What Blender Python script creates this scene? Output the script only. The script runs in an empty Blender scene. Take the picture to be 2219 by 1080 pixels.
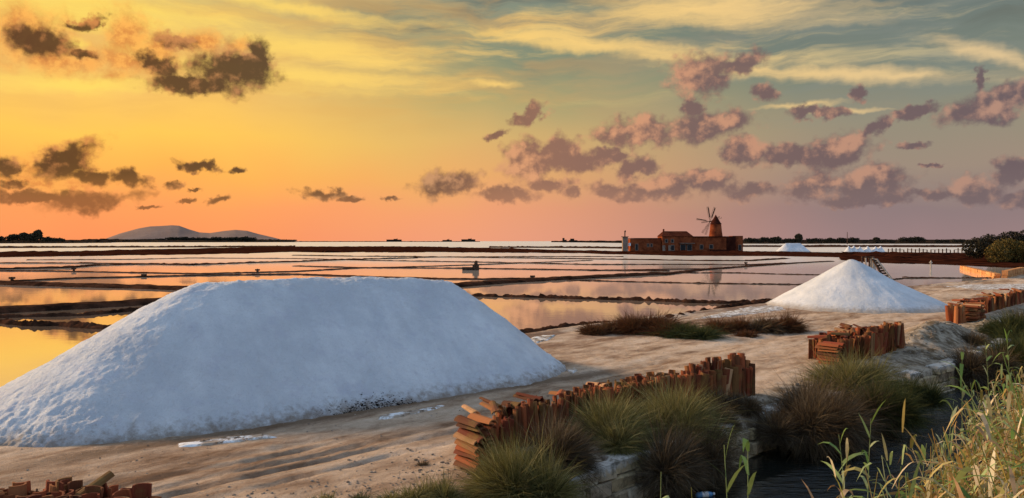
import bpy, bmesh, math, random
import numpy as np
from mathutils import Vector, Matrix
random.seed(7)
rng = np.random.default_rng(7)
R = math.radians
scene = bpy.context.scene
COL = scene.collection

# ------------------------------------------------------------------ camera
F = 1726.0; HZ = 523.0; CX = 1109.5; H = 2.4
cam_data = bpy.data.cameras.new('camera')
cam_data.sensor_width = 36; cam_data.lens = 36 * F / 2219
cam_data.shift_y = -(540 - HZ) / 2219
cam_data.clip_start = 0.1; cam_data.clip_end = 60000
cam = bpy.data.objects.new('camera', cam_data); COL.objects.link(cam)
cam.location = (0, 0, H); cam.rotation_euler = (R(90), 0, 0)
scene.camera = cam

# ------------------------------------------------------------------ exposure
vs = scene.view_settings
vs.view_transform = 'Standard'; vs.look = 'None'; vs.gamma = 1; vs.exposure = 0.06
vs.use_curve_mapping = False
scene.cycles.use_denoising = True
scene.cycles.max_bounces = 6
scene.cycles.transparent_max_bounces = 6

# ------------------------------------------------------------------ sun
SUN_AZ, SUN_EL = -68, 20
sd = bpy.data.lights.new('sun', 'SUN'); sd.energy = 5.0; sd.angle = R(10); sd.color = (1.0, 0.70, 0.42)
sun = bpy.data.objects.new('sun', sd); COL.objects.link(sun)
sv = Vector((math.sin(R(SUN_AZ)) * math.cos(R(SUN_EL)), math.cos(R(SUN_AZ)) * math.cos(R(SUN_EL)), math.sin(R(SUN_EL))))
sun.rotation_euler = sv.to_track_quat('Z', 'Y').to_euler()
sun.location = (-40, 30, 30)

# ------------------------------------------------------------------ node helper
class NT:
    def __init__(s, tree):
        s.t = tree; s.n = tree.nodes; s.l = tree.links
    def node(s, typ, **kw):
        nd = s.n.new(typ)
        for k, v in kw.items(): setattr(nd, k, v)
        return nd
    def inp(s, nd, key, v):
        i = nd.inputs[key]
        if isinstance(v, bpy.types.NodeSocket): s.l.new(v, i)
        elif v is not None: i.default_value = v
    def math(s, op, a, b=None, c=None, clamp=False):
        nd = s.node('ShaderNodeMath', operation=op, use_clamp=clamp)
        s.inp(nd, 0, a); s.inp(nd, 1, b); s.inp(nd, 2, c)
        return nd.outputs[0]
    def mr(s, v, a, b, c=0.0, d=1.0, kind='SMOOTHSTEP'):
        nd = s.node('ShaderNodeMapRange', interpolation_type=kind)
        s.inp(nd, 0, v); s.inp(nd, 1, a); s.inp(nd, 2, b); s.inp(nd, 3, c); s.inp(nd, 4, d)
        return nd.outputs[0]
    def noise(s, vec, scale, detail=4, rough=.55, dist=0.0, out=0):
        nd = s.node('ShaderNodeTexNoise')
        s.inp(nd, 'Vector', vec); s.inp(nd, 'Scale', scale); s.inp(nd, 'Detail', detail)
        s.inp(nd, 'Roughness', rough); s.inp(nd, 'Distortion', dist)
        return nd.outputs[out]
    def mapping(s, vec, loc=(0, 0, 0), rot=(0, 0, 0), scale=(1, 1, 1), typ='POINT'):
        nd = s.node('ShaderNodeMapping', vector_type=typ)
        s.inp(nd, 0, vec); s.inp(nd, 1, loc); s.inp(nd, 2, rot); s.inp(nd, 3, scale)
        return nd.outputs[0]
    def mix(s, f, a, b, blend='MIX'):
        nd = s.node('ShaderNodeMix', data_type='RGBA', blend_type=blend)
        s.inp(nd, 0, f); s.inp(nd, 6, a); s.inp(nd, 7, b)
        return nd.outputs[2]
    def ramp(s, v, stops, interp='LINEAR'):
        nd = s.node('ShaderNodeValToRGB'); cr = nd.color_ramp; cr.interpolation = interp
        while len(cr.elements) < len(stops): cr.elements.new(0.5)
        for e, (p, c) in zip(cr.elements, stops): e.position = p; e.color = (*c[:3], 1)
        s.inp(nd, 0, v)
        return nd.outputs[0]

def lin(r, g, b):
    f = lambda c: (c / 255 / 12.92) if c / 255 <= .04045 else ((c / 255 + .055) / 1.055) ** 2.4
    return (f(r), f(g), f(b), 1.0)

# ------------------------------------------------------------------ sky
world = bpy.data.worlds.new('World'); scene.world = world; world.use_nodes = True
world.cycles.sampling_method = 'MANUAL'; world.cycles.sample_map_resolution = 256
def ae(px, py):
    u = (px - CX) / F; v = (HZ - py) / F
    az = math.degrees(math.atan(u)); el = math.degrees(math.atan(v * math.cos(math.atan(u))))
    return az, el
def build_sky():
    w = NT(world.node_tree); w.n.clear()
    tc = w.node('ShaderNodeTexCoord')
    sep = w.node('ShaderNodeSeparateXYZ'); w.inp(sep, 0, tc.outputs['Generated'])
    az = w.math('MULTIPLY', w.math('ARCTAN2', sep.outputs[0], sep.outputs[1]), 57.2958)
    el = w.math('MULTIPLY', w.math('ARCSINE', sep.outputs[2]), 57.2958)
    com = w.node('ShaderNodeCombineXYZ'); w.inp(com, 0, az); w.inp(com, 1, el)
    P = com.outputs[0]
    elw = w.math('MULTIPLY_ADD', w.math('SUBTRACT', w.noise(P, .12, 2), .5), 3.0, el)
    t = w.math('DIVIDE', elw, 90.0)
    def st(*rows): return [(max(e, 0) / 90.0, lin(*c)) for e, c in rows]
    L = w.ramp(t, st((0, (250, 148, 92)), (2.5, (255, 160, 92)), (4.5, (255, 180, 84)), (7, (255, 200, 88)), (10, (246, 194, 104)),
                     (13, (240, 192, 106)), (16.5, (206, 182, 116)), (28, (205, 190, 150)), (50, (150, 165, 190)), (90, (152, 185, 230))))
    C = w.ramp(t, st((0, (236, 158, 122)), (2, (238, 160, 116)), (4.5, (232, 170, 106)), (7.5, (214, 176, 110)), (10, (176, 164, 112)),
                     (13, (134, 142, 116)), (17, (134, 142, 124)), (28, (140, 150, 155)), (50, (145, 165, 195)), (90, (152, 185, 230))))
    Rr = w.ramp(t, st((0, (152, 126, 126)), (2, (142, 122, 122)), (5, (156, 138, 122)), (8, (148, 140, 120)), (11, (122, 130, 118)),
                      (16.5, (104, 116, 114)), (28, (120, 140, 155)), (50, (140, 165, 198)), (90, (152, 185, 230))))
    B = w.ramp(t, st((0, (176, 200, 232)), (10, (184, 212, 248)), (30, (184, 216, 254)), (60, (172, 205, 248)), (90, (152, 185, 230))))
    awp = w.math('ABSOLUTE', w.math('ADD', az, 28.0))               # angle from the glow
    awp2 = w.math('MINIMUM', awp, w.math('SUBTRACT', 360.0, awp))
    c1 = w.mix(w.mr(awp2, 4.0, 30.0), L, C)
    c2 = w.mix(w.mr(awp2, 22.0, 54.0), c1, Rr)
    base = w.mix(w.mr(awp2, 62.0, 125.0), c2, B)
    # high cirrus veils, streaked and dipping gently to the right
    wv = w.node('ShaderNodeVectorMath', operation='MULTIPLY_ADD')
    w.inp(wv, 0, w.noise(P, .11, 3, .5, out=1)); w.inp(wv, 1, (6.0, 3.0, 0)); w.inp(wv, 2, P)
    ci = w.noise(w.mapping(wv.outputs[0], rot=(0, 0, R(7)), scale=(.055, .42, 1)), 1.0, 7, .62, .3)
    cim = w.mr(ci, .50, .66)
    hi = w.math('MULTIPLY', cim, w.mr(elw, 8.0, 13.0))
    hi = w.math('MULTIPLY', hi, w.mr(awp2, 50.0, 100.0, .95, .35))
    ccol = w.ramp(w.math('DIVIDE', awp2, 130.0), [(0, lin(255, 214, 104)), (.2, lin(248, 204, 118)), (.42, lin(205, 186, 140)), (.6, lin(165, 160, 150)), (1, lin(185, 195, 215))])
    col = w.mix(w.math('MULTIPLY', hi, .85), base, ccol)
    dk = w.math('MULTIPLY', w.mr(ci, .50, .36), w.mr(elw, 11.0, 14.5))
    dk = w.math('MULTIPLY', dk, w.mr(awp2, 10.0, 24.0))
    col = w.mix(w.math('MULTIPLY', dk, .75), col, lin(104, 110, 102))
    vn = w.noise(w.mapping(wv.outputs[0], rot=(0, 0, R(5)), scale=(.10, .55, 1)), 1.0, 5, .6)
    col = w.mix(w.math('MULTIPLY', w.mr(vn, .42, .62), w.mr(elw, 6.0, 11.0, 0, .38)), col, w.mix(w.mr(awp2, 20, 50), lin(224, 170, 92), lin(132, 138, 130)))
    # blobs
    PX = 57.2958 / F
    def field(coord, blobs):
        acc = None
        for (cx, cy, rx, ry, rot) in blobs:
            a, e = ae(cx, cy)
            k = PX * math.cos(R(a)) ** 2
            cin = coord
            if acc is not None:                              # strings the clouds one after another, which keeps the shader small
                va = w.node('ShaderNodeVectorMath', operation='MULTIPLY_ADD')
                w.inp(va, 0, acc); w.inp(va, 1, (1e-9, 1e-9, 1e-9)); w.inp(va, 2, coord); cin = va.outputs[0]
            m = w.mapping(cin, loc=(a, e, 0), rot=(0, 0, R(-rot)), scale=(rx * k, ry * PX * math.cos(R(a)), 1), typ='TEXTURE')
            ln = w.node('ShaderNodeVectorMath', operation='LENGTH'); w.inp(ln, 0, m)
            v = ln.outputs['Value']
            if acc is None: acc = v
            else:
                nd = w.node('ShaderNodeMath', operation='SMOOTH_MIN'); w.inp(nd, 0, acc); w.inp(nd, 1, v); nd.inputs[2].default_value = .25
                acc = nd.outputs[0]
        return w.math('SUBTRACT', 1.0, acc)
    wv2 = w.node('ShaderNodeVectorMath', operation='MULTIPLY_ADD')
    w.inp(wv2, 0, w.noise(P, .5, 3, .6, out=1)); w.inp(wv2, 1, (2.0, 1.0, 0)); w.inp(wv2, 2, P)
    sh = w.node('ShaderNodeVectorMath', operation='SUBTRACT'); w.inp(sh, 0, wv2.outputs[0]); w.inp(sh, 1, (1.0, .5, 0))
    Q = sh.outputs[0]
    # bright cream streaks seen in the upper sky
    streaks = [(1330, 105, 330, 17, 7), (1780, 160, 330, 15, 6), (1560, 25, 260, 30, 4), (2150, 120, 130, 16, 22), (700, 170, 260, 26, 2),
               (720, 110, 220, 30, 5), (180, 20, 380, 42, 0), (640, 20, 200, 14, 6), (150, 180, 180, 22, -2), (1070, 182, 42, 7, 2), (1740, 228, 85, 5, 0), (1830, 240, 70, 4, 2), (1960, 165, 120, 10, 4), (170, 95, 20, 12, 0), (300, 100, 60, 30, 0)]
    sf = field(Q, streaks)
    snz = w.noise(w.mapping(wv2.outputs[0], rot=(0, 0, R(6)), scale=(.16, 1.3, 1)), 1.0, 6, .6)
    sm = w.mr(w.math('MULTIPLY_ADD', w.math('SUBTRACT', snz, .5), 1.9, sf), -.7, 1.05)
    scol = w.ramp(w.math('DIVIDE', awp2, 70.0), [(0, lin(255, 220, 102)), (.3, lin(252, 208, 112)), (.6, lin(246, 206, 134)), (1, lin(222, 196, 156))])
    col = w.mix(w.math('MULTIPLY', sm, .85), col, scol)
    # glow-lit orange halo clouds by the hidden sun
    n0 = w.noise(P, .55, 8, .6, .2)
    orange = [(60, 75, 120, 60, 0), (120, 130, 120, 30, 0), (285, 80, 50, 70, -30), (350, 100, 60, 40, 0), (270, 135, 70, 28, 0), (430, 90, 60, 26, 0), (175, 330, 60, 28, -25), (90, 350, 70, 26, 0), (515, 105, 36, 20, -20), (240, 165, 40, 20, 0), (95, 400, 130, 20, 0)]
    of = field(Q, orange)
    om = w.mr(w.math('MULTIPLY_ADD', w.math('SUBTRACT', n0, .5), 2.8, of), -.5, 1.0)
    col = w.mix(w.math('MULTIPLY', om, .85), col, w.mix(w.mr(w.noise(P, 1.1, 5, .6), .4, .6), lin(214, 130, 66), lin(250, 172, 84)))
    # low cumulus bank
    nA = w.noise(P, .75, 7, .57, .1)
    P2 = w.mapping(P, loc=(-.40, .40, 0))
    nB = w.noise(P2, .75, 5, .55, .1)
    cum = [(85, 90, 62, 30, 0), (190, 52, 40, 10, -22), (340, 140, 40, 22, 10), (505, 150, 84, 42, -4), (560, 125, 34, 36, 0), (410, 184, 88, 18, -3),
           (385, 90, 45, 14, 10), (180, 118, 28, 8, 0), (140, 345, 62, 26, -30), (190, 378, 50, 18, 5), (285, 386, 38, 18, 12), (15, 365, 26, 26, 0), (30, 400, 34, 10, 0),
           (60, 428, 90, 13, 0), (190, 436, 100, 20, -6), (430, 360, 38, 11, 12), (515, 370, 18, 6, -8), (472, 432, 24, 7, -22),
           (404, 435, 18, 5, -8), (325, 450, 28, 4, -2), (375, 402, 20, 8, -5), (425, 412, 16, 4, 0), (700, 424, 45, 12, 10), (760, 432, 30, 6, 0), (845, 431, 17, 5, 0),
           (970, 398, 62, 25, -8), (1095, 422, 56, 15, 0), (1140, 350, 50, 38, -10), (1200, 325, 45, 22, -30), (1240, 350, 60, 24, 0), (1185, 398, 50, 14, 0), (1310, 340, 50, 14, 0),
           (1150, 248, 36, 14, -28), (1075, 293, 30, 8, -20), (1372, 368, 44, 20, -10), (1390, 288, 80, 30, 0), (1530, 272, 84, 32, -4), (1500, 238, 26, 18, 0),
           (1515, 165, 58, 42, 0), (1600, 135, 58, 20, -6), (1240, 415, 20, 14, 0), (1350, 415, 66, 18, 0), (1440, 405, 60, 24, 0), (1530, 395, 50, 24, 0), (1620, 415, 56, 17, 0),
           (1620, 325, 44, 26, 0), (1700, 335, 66, 20, 0), (1820, 330, 62, 38, -20), (1900, 275, 40, 15, -30), (1765, 400, 52, 28, 0), (1890, 400, 80, 36, 0), (1880, 435, 100, 14, 0),
           (1655, 200, 28, 18, 20), (1860, 205, 20, 16, 0), (1765, 246, 60, 12, 0), (2140, 235, 78, 30, -8), (2125, 172, 14, 26, 10), (2195, 205, 46, 32, 0),
           (1995, 238, 50, 14, -10), (2100, 415, 76, 26, 0), (2200, 370, 46, 26, -20), (2010, 425, 40, 14, 0), (2210, 430, 50, 16, 0), (1985, 315, 34, 8, 0), (2018, 359, 22, 4, 0)]
    w1 = w.node('ShaderNodeVectorMath', operation='SUBTRACT'); w.inp(w1, 0, w.noise(P, .55, 2, .5, out=1)); w.inp(w1, 1, (.5, .5, .5))
    w2 = w.node('ShaderNodeVectorMath', operation='SUBTRACT'); w.inp(w2, 0, w.noise(P, 1.9, 4, .55, out=1)); w.inp(w2, 1, (.5, .5, .5))
    w3 = w.node('ShaderNodeVectorMath', operation='MULTIPLY_ADD'); w.inp(w3, 0, w1.outputs[0]); w.inp(w3, 1, (2.6, 1.3, 0)); w.inp(w3, 2, P)
    w4 = w.node('ShaderNodeVectorMath', operation='MULTIPLY_ADD'); w.inp(w4, 0, w2.outputs[0]); w.inp(w4, 1, (1.3, .9, 0)); w.inp(w4, 2, w3.outputs[0])
    PW = w4.outputs[0]
    w5 = w.node('ShaderNodeVectorMath', operation='MULTIPLY_ADD'); w.inp(w5, 0, w2.outputs[0]); w.inp(w5, 1, (1.2, .7, 0)); w.inp(w5, 2, P)
    cf = w.math('MAXIMUM', field(PW, [(b_[0], b_[1], b_[2] * 1.08, b_[3] * 1.08, b_[4]) for b_ in cum if b_[2] >= 36]), field(w5.outputs[0], [b_ for b_ in cum if b_[2] < 36]))
    pink = [(1115, 360, 50, 36, 0), (1490, 165, 48, 40, 0), (1390, 280, 60, 24, 0), (1560, 265, 40, 20, 0), (1835, 315, 44, 24, -20), (1640, 318, 40, 22, 0), (2180, 225, 60, 24, 0), (1765, 392, 44, 18, 0),
            (955, 392, 40, 18, 0), (1430, 396, 50, 16, 0), (515, 100, 34, 16, 0), (70, 325, 60, 22, 0), (1530, 385, 40, 14, 0), (385, 85, 50, 24, 0), (190, 45, 40, 14, 0), (1890, 385, 50, 20, 0), (2090, 400, 60, 20, 0), (165, 300, 40, 16, -30)]
    pf = w.mr(field(PW, pink), -.5, .6)
    raw = w.math('MULTIPLY_ADD', w.math('SUBTRACT', nA, .5), 1.9, cf)
    cm = w.mr(raw, -.42, .36)
    dn = w.math('SUBTRACT', nB, nA)
    lit = w.mr(w.math('ADD', w.math('MULTIPLY', dn, -3.4), w.math('MULTIPLY_ADD', w.math('SUBTRACT', .55, raw), .42, w.math('MULTIPLY', w.math('SUBTRACT', pf, .35), .8))), -.25, .85)
    dark = w.ramp(w.math('DIVIDE', awp2, 60.0), [(0, lin(92, 62, 38)), (.3, lin(80, 62, 50)), (.5, lin(146, 106, 90)), (.68, lin(120, 96, 93)), (1, lin(108, 92, 96))])
    lite = w.ramp(w.math('DIVIDE', awp2, 60.0), [(0, lin(206, 132, 74)), (.3, lin(186, 140, 98)), (.5, lin(222, 158, 116)), (.68, lin(200, 146, 116)), (1, lin(178, 138, 120))])
    low = w.mr(elw, 1.5, 5.5)
    ccl = w.mix(lit, dark, lite)
    col = w.mix(w.math('MULTIPLY', cm, w.mr(low, 0, 1, .72, .95)), col, ccl)
    bg = w.node('ShaderNodeBackground'); w.inp(bg, 0, col); w.inp(bg, 1, 1.0)
    out = w.node('ShaderNodeOutputWorld'); w.l.new(bg.outputs[0], out.inputs[0])
build_sky()

# ------------------------------------------------------------------ geometry helpers
DX, DY = .6606, .7507           # along the canal
NX, NY = .7507, -.6606          # across it, towards the reeds
OX, OY = -.53, 8.4
def st2xy(s, t): return OX + s * DX + t * NX, OY + s * DY + t * NY
def xy2st(x, y):
    return (x - OX) * DX + (y - OY) * DY, (x - OX) * NX + (y - OY) * NY
def P(px, py, z=0.0):
    """where the ray of a photo pixel meets height z"""
    Y = (H - z) * F / (py - HZ)
    return ((px - CX) / F * Y, Y)
def Q(px, py, Y):
    """3-D point at distance Y"""
    return Vector(((px - CX) / F * Y, Y, H - (py - HZ) / F * Y))

_lat = rng.random((256, 256)).astype(np.float32)
def vnoise(x, y):
    xi = np.floor(x).astype(int); yi = np.floor(y).astype(int)
    fx = x - xi; fy = y - yi
    fx = fx * fx * (3 - 2 * fx); fy = fy * fy * (3 - 2 * fy)
    g = lambda a, b: _lat[a & 255, b & 255]
    return ((g(xi, yi) * (1 - fx) + g(xi + 1, yi) * fx) * (1 - fy) + (g(xi, yi + 1) * (1 - fx) + g(xi + 1, yi + 1) * fx) * fy)
def fbm(x, y, oct=4, gain=.5):
    x = np.asarray(x, float); y = np.asarray(y, float)
    r = 0; a = 1; tot = 0
    for i in range(oct):
        r = r + a * (vnoise(x * 2 ** i + 17.3 * i, y * 2 ** i + 9.1 * i) - .5); tot += a; a *= gain
    return r / tot * 2
def sstep(a, b, x):
    t = np.clip((x - a) / (b - a), 0, 1); return t * t * (3 - 2 * t)

def mesh_np(name, verts, faces, mats=None, smooth=True):
    me = bpy.data.meshes.new(name)
    verts = np.asarray(verts, np.float32)
    if isinstance(faces, np.ndarray):
        nf, k = faces.shape
        me.vertices.add(len(verts)); me.vertices.foreach_set('co', verts.ravel())
        me.loops.add(nf * k); me.loops.foreach_set('vertex_index', faces.ravel().astype(np.int32))
        me.polygons.add(nf); me.polygons.foreach_set('loop_start', np.arange(0, nf * k, k, dtype=np.int32))
        me.update(calc_edges=True); me.validate()
    else:
        me.from_pydata([tuple(v) for v in verts], [], faces)
    if smooth: me.polygons.foreach_set('use_smooth', np.ones(len(me.polygons), bool))
    for m in (mats or []): me.materials.append(m)
    me.update()
    return me
def link(name, me, parent=None, loc=None, **props):
    o = bpy.data.objects.new(name, me); COL.objects.link(o)
    if parent is not None: o.parent = parent
    if loc is not None: o.location = loc
    for k, v in props.items(): o[k] = v
    return o
def empty(name, loc, rz=0, **props):
    o = bpy.data.objects.new(name, None); COL.objects.link(o)
    o.location = loc; o.rotation_euler = (0, 0, rz); o.empty_display_size = .2
    for k, v in props.items(): o[k] = v
    return o
def grid_faces(nu, nv):
    i = np.arange(nu - 1)[:, None]; j = np.arange(nv - 1)[None, :]
    a = (i * nv + j).ravel()
    return np.stack([a, a + nv, a + nv + 1, a + 1], 1)
class MB:
    """collects simple solids into one mesh"""
    def __init__(s): s.v = []; s.f = []
    def add(s, vs_, fs_):
        b = len(s.v); s.v += [tuple(v) for v in vs_]; s.f += [tuple(b + i for i in f) for f in fs_]
    def box(s, c, size, rz=0, rot=None):
        M = rot if rot is not None else Matrix.Rotation(rz, 3, 'Z')
        vs_ = [Vector(c) + M @ Vector((a * size[0] / 2, b * size[1] / 2, d * size[2] / 2)) for d in (-1, 1) for b in (-1, 1) for a in (-1, 1)]
        s.add(vs_, [(0, 2, 3, 1), (4, 5, 7, 6), (0, 1, 5, 4), (2, 6, 7, 3), (0, 4, 6, 2), (1, 3, 7, 5)])
    def bar(s, a, b, w, h=None):
        a = Vector(a); b = Vector(b); d = b - a
        M = d.to_track_quat('Z', 'X').to_matrix()
        s.box((a + b) / 2, (w, h or w, d.length), rot=M)
    def tube(s, pts, rad, k=6, cap=True):
        rings = []
        n = len(pts)
        for i, p in enumerate(pts):
            p = Vector(p); q = Vector(pts[min(i + 1, n - 1)]) - Vector(pts[max(i - 1, 0)])
            M = q.to_track_quat('Z', 'X').to_matrix(); r = rad[i] if hasattr(rad, '__len__') else rad
            rings.append([p + M @ Vector((r * math.cos(2 * math.pi * j / k), r * math.sin(2 * math.pi * j / k), 0)) for j in range(k)])
        fs_ = [(i * k + j, i * k + (j + 1) % k, (i + 1) * k + (j + 1) % k, (i + 1) * k + j) for i in range(n - 1) for j in range(k)]
        if cap: fs_ += [tuple(reversed(range(k))), tuple((n - 1) * k + j for j in range(k))]
        s.add([v for r in rings for v in r], fs_)
    def mesh(s, name, mat, smooth=False): return mesh_np(name, s.v, s.f, [mat], smooth)
    def obj(s, name, mat, parent=None, smooth=False, **props): return link(name, s.mesh(name, mat, smooth), parent, **props)

# ------------------------------------------------------------------ materials
def mat(name, build):
    m = bpy.data.materials.new(name); m.use_nodes = True
    t = NT(m.node_tree); t.n.clear()
    out = t.node('ShaderNodeOutputMaterial'); sh = build(t)
    t.l.new(sh, out.inputs[0])
    return m
def principled(t, col, rough=.9, bump=None, bstr=.3, bdist=.02, spec=.3, **kw):
    p = t.node('ShaderNodeBsdfPrincipled')
    t.inp(p, 'Base Color', col); t.inp(p, 'Roughness', rough); t.inp(p, 'Specular IOR Level', spec)
    for k, v in kw.items(): t.inp(p, k, v)
    if bump is not None:
        b = t.node('ShaderNodeBump'); t.inp(b, 'Height', bump); t.inp(b, 'Strength', bstr); t.inp(b, 'Distance', bdist)
        t.l.new(b.outputs[0], p.inputs['Normal'])
    return p.outputs[0]
def objc(t): return t.node('ShaderNodeTexCoord').outputs['Object']
def geo(t, k): return t.node('ShaderNodeNewGeometry').outputs[k]
def uvn(t): return t.node('ShaderNodeTexCoord').outputs['UV']

def m_ground(t):
    uv = uvn(t); pos = geo(t, 'Position')
    sp = t.node('ShaderNodeSeparateXYZ'); t.inp(sp, 0, uv); S, T = sp.outputs[0], sp.outputs[1]
    big = t.noise(t.mapping(uv, scale=(.22, .9, 1)), 1, 7, .65, .5)
    med = t.noise(t.mapping(uv, scale=(1.3, 3.0, 1)), 1, 8, .7, .3)
    fin = t.noise(pos, 14, 6, .7)
    vf = t.noise(pos, 70, 3, .7)
    c = t.ramp(t.math('MULTIPLY_ADD', t.math('SUBTRACT', med, .5), .8, big),
               [(.30, (.20, .12, .075)), (.42, (.38, .26, .175)), (.52, (.54, .395, .28)), (.64, (.66, .51, .38)), (.78, (.74, .61, .48))])
    c = t.mix(t.mr(fin, .35, .75, .0, .28), c, (.24, .17, .11, 1))
    c = t.mix(t.mr(vf, .56, .72, 0, .7), c, (.13, .09, .06, 1))
    c = t.mix(t.mr(t.noise(pos, 26, 5, .8), .60, .66, 0, .6), c, (.16, .11, .075, 1))
    # trodden reddish mud beside the pan shore
    shore = t.mr(t.math('ADD', T, t.math('MULTIPLY', med, 2.2)), -5.2, -3.4, 1, 0)
    c = t.mix(t.math('MULTIPLY', shore, t.mr(big, .4, .62, .85, .1)), c, (.19, .11, .075, 1))
    # darker brown band along the foot of the big salt ridge
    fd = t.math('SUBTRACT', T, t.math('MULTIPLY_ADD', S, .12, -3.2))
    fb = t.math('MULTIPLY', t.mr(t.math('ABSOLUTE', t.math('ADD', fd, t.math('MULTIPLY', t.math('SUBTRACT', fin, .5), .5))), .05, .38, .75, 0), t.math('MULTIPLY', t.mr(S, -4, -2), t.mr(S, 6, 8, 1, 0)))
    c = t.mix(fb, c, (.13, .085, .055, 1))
    # chalky, salty earth on the canal side
    chalk = t.math('MULTIPLY', t.mr(T, .25, .75), t.mr(T, 2.2, 2.6, 1, 0))
    cc = t.mix(t.mr(t.noise(pos, 3.2, 7, .7), .38, .62), (.08, .06, .035, 1), (.42, .36, .28, 1))
    c = t.mix(t.math('MULTIPLY', chalk, .85), c, cc)
    bank = t.mr(T, 2.5, 3.2)
    c = t.mix(bank, c, t.mix(fin, (.05, .04, .025, 1), (.16, .12, .07, 1)))
    b = t.math('ADD', t.math('MULTIPLY', fin, .7), t.math('MULTIPLY', vf, .4))
    return principled(t, c, .95, b, 1.0, .04, spec=0.0)
def m_salt(t):
    o = objc(t); pos = geo(t, 'Position')
    n1 = t.noise(o, .9, 6, .6); n2 = t.noise(o, 9, 6, .7); n3 = t.noise(o, 55, 4, .7)
    c = t.mix(t.mr(n1, .35, .7), (.52, .54, .56, 1), (.70, .71, .72, 1))
    c = t.mix(t.mr(n2, .42, .7, 0, .45), c, (.50, .52, .55, 1))
    c = t.mix(t.mr(n3, .58, .70, 0, .5), c, (.30, .29, .30, 1))
    z = t.node('ShaderNodeSeparateXYZ'); t.inp(z, 0, pos)
    zz = t.math('ADD', z.outputs[2], t.math('MULTIPLY', t.math('SUBTRACT', n2, .5), -.35))
    c = t.mix(t.mr(zz, .0, .22, .85, 0), c, t.mix(n1, (.22, .16, .11, 1), (.42, .36, .29, 1)))
    b = t.math('ADD', t.math('MULTIPLY', n2, 1.0), t.math('MULTIPLY', n3, .35))
    return principled(t, c, .85, b, .6, .05, spec=.25, **{'Subsurface Weight': 0.0})
def m_bigsalt(t):
    o = objc(t); pos = geo(t, 'Position')
    n1 = t.noise(o, .9, 6, .6); n2 = t.noise(o, 9, 6, .7); n3 = t.noise(o, 60, 4, .75)
    run = t.noise(t.mapping(uvn(t), scale=(3.0, .6, 1)), 1.0, 5, .6)
    c = t.mix(t.mr(n1, .35, .7), (.62, .645, .68, 1), (.80, .82, .84, 1))
    c = t.mix(t.mr(run, .42, .66, 0, .22), c, (.50, .53, .60, 1))
    c = t.mix(t.mr(t.noise(o, 2.6, 5, .65), .5, .7, 0, .4), c, (.55, .55, .64, 1))
    c = t.mix(t.mr(n2, .45, .8, 0, .25), c, (.50, .52, .55, 1))
    c = t.mix(t.mr(n3, .57, .68, 0, .55), c, (.36, .36, .39, 1))
    c = t.mix(t.mr(t.noise(o, 21, 6, .8), .56, .66, 0, .30), c, (.42, .44, .50, 1))
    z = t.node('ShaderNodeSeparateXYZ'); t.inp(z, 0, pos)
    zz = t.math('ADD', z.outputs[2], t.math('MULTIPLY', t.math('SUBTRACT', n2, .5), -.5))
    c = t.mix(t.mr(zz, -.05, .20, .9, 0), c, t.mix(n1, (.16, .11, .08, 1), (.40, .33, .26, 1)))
    # clotted dirt thrown up against the road side of the foot
    dm = t.mapping(pos, loc=(-1.95, 11.05, .05), rot=(0, 0, R(40)), scale=(1.15, .5, .22), typ='TEXTURE')
    ln = t.node('ShaderNodeVectorMath', operation='LENGTH'); t.inp(ln, 0, dm)
    dirt = t.mr(t.math('ADD', ln.outputs['Value'], t.math('MULTIPLY', t.math('SUBTRACT', t.noise(o, 22, 7, .75), .5), -4.2)), .35, .75, .8, 0)
    c = t.mix(dirt, c, (.10, .075, .05, 1))
    b = t.math('ADD', t.math('MULTIPLY', n2, 1.0), t.math('MULTIPLY', n3, .35))
    return principled(t, c, .85, b, .9, .07, spec=.25)
def m_crust(t):
    pos = geo(t, 'Position'); n = t.noise(pos, 4, 7, .7)
    c = t.mix(t.mr(n, .44, .58), (.36, .28, .21, 1), (.80, .80, .80, 1))
    sh = principled(t, c, .6, n, .4, .02, spec=.2)
    tp = t.node('ShaderNodeBsdfTransparent'); mx = t.node('ShaderNodeMixShader')          # the crust has holes where sand shows
    t.inp(mx, 0, t.mr(t.noise(pos, 6.5, 8, .75), .42, .47)); t.l.new(tp.outputs[0], mx.inputs[1]); t.l.new(sh, mx.inputs[2])
    return mx.outputs[0]
def m_water(t):
    pos = geo(t, 'Position')
    sp = t.node('ShaderNodeSeparateXYZ'); t.inp(sp, 0, pos)
    rough = t.mr(sp.outputs[1], 42.0, 220.0, .012, .30, 'LINEAR')
    n = t.noise(t.mapping(pos, scale=(.5, 1.6, 1)), 1.6, 4, .6)
    amt = t.mr(t.noise(t.mapping(pos, scale=(.02, .07, 1)), 1, 3), .4, .65, .15, 1.0)
    b = t.node('ShaderNodeBump'); t.inp(b, 'Height', n); t.inp(b, 'Strength', t.math('MULTIPLY', amt, .10)); t.inp(b, 'Distance', .02)
    g = t.node('ShaderNodeBsdfGlossy'); t.inp(g, 'Color', (.97, .96, .95, 1)); t.inp(g, 'Roughness', rough); t.l.new(b.outputs[0], g.inputs['Normal'])
    d = t.node('ShaderNodeBsdfDiffuse'); t.inp(d, 'Color', t.mix(t.mr(sp.outputs[1], 18, 70), (.62, .44, .30, 1), (.92, .84, .74, 1)))
    fr = t.node('ShaderNodeFresnel'); t.inp(fr, 'IOR', 1.55)
    mx = t.node('ShaderNodeMixShader'); t.inp(mx, 0, t.math('SUBTRACT', t.mr(fr.outputs[0], 0.0, .55, .45, .96, 'LINEAR'), t.math('ADD', t.mr(sp.outputs[1], 15, 40, .03, .08), t.mr(sp.outputs[1], 66, 110, 0, .32))))
    t.l.new(d.outputs[0], mx.inputs[1]); t.l.new(g.outputs[0], mx.inputs[2])
    return mx.outputs[0]
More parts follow.
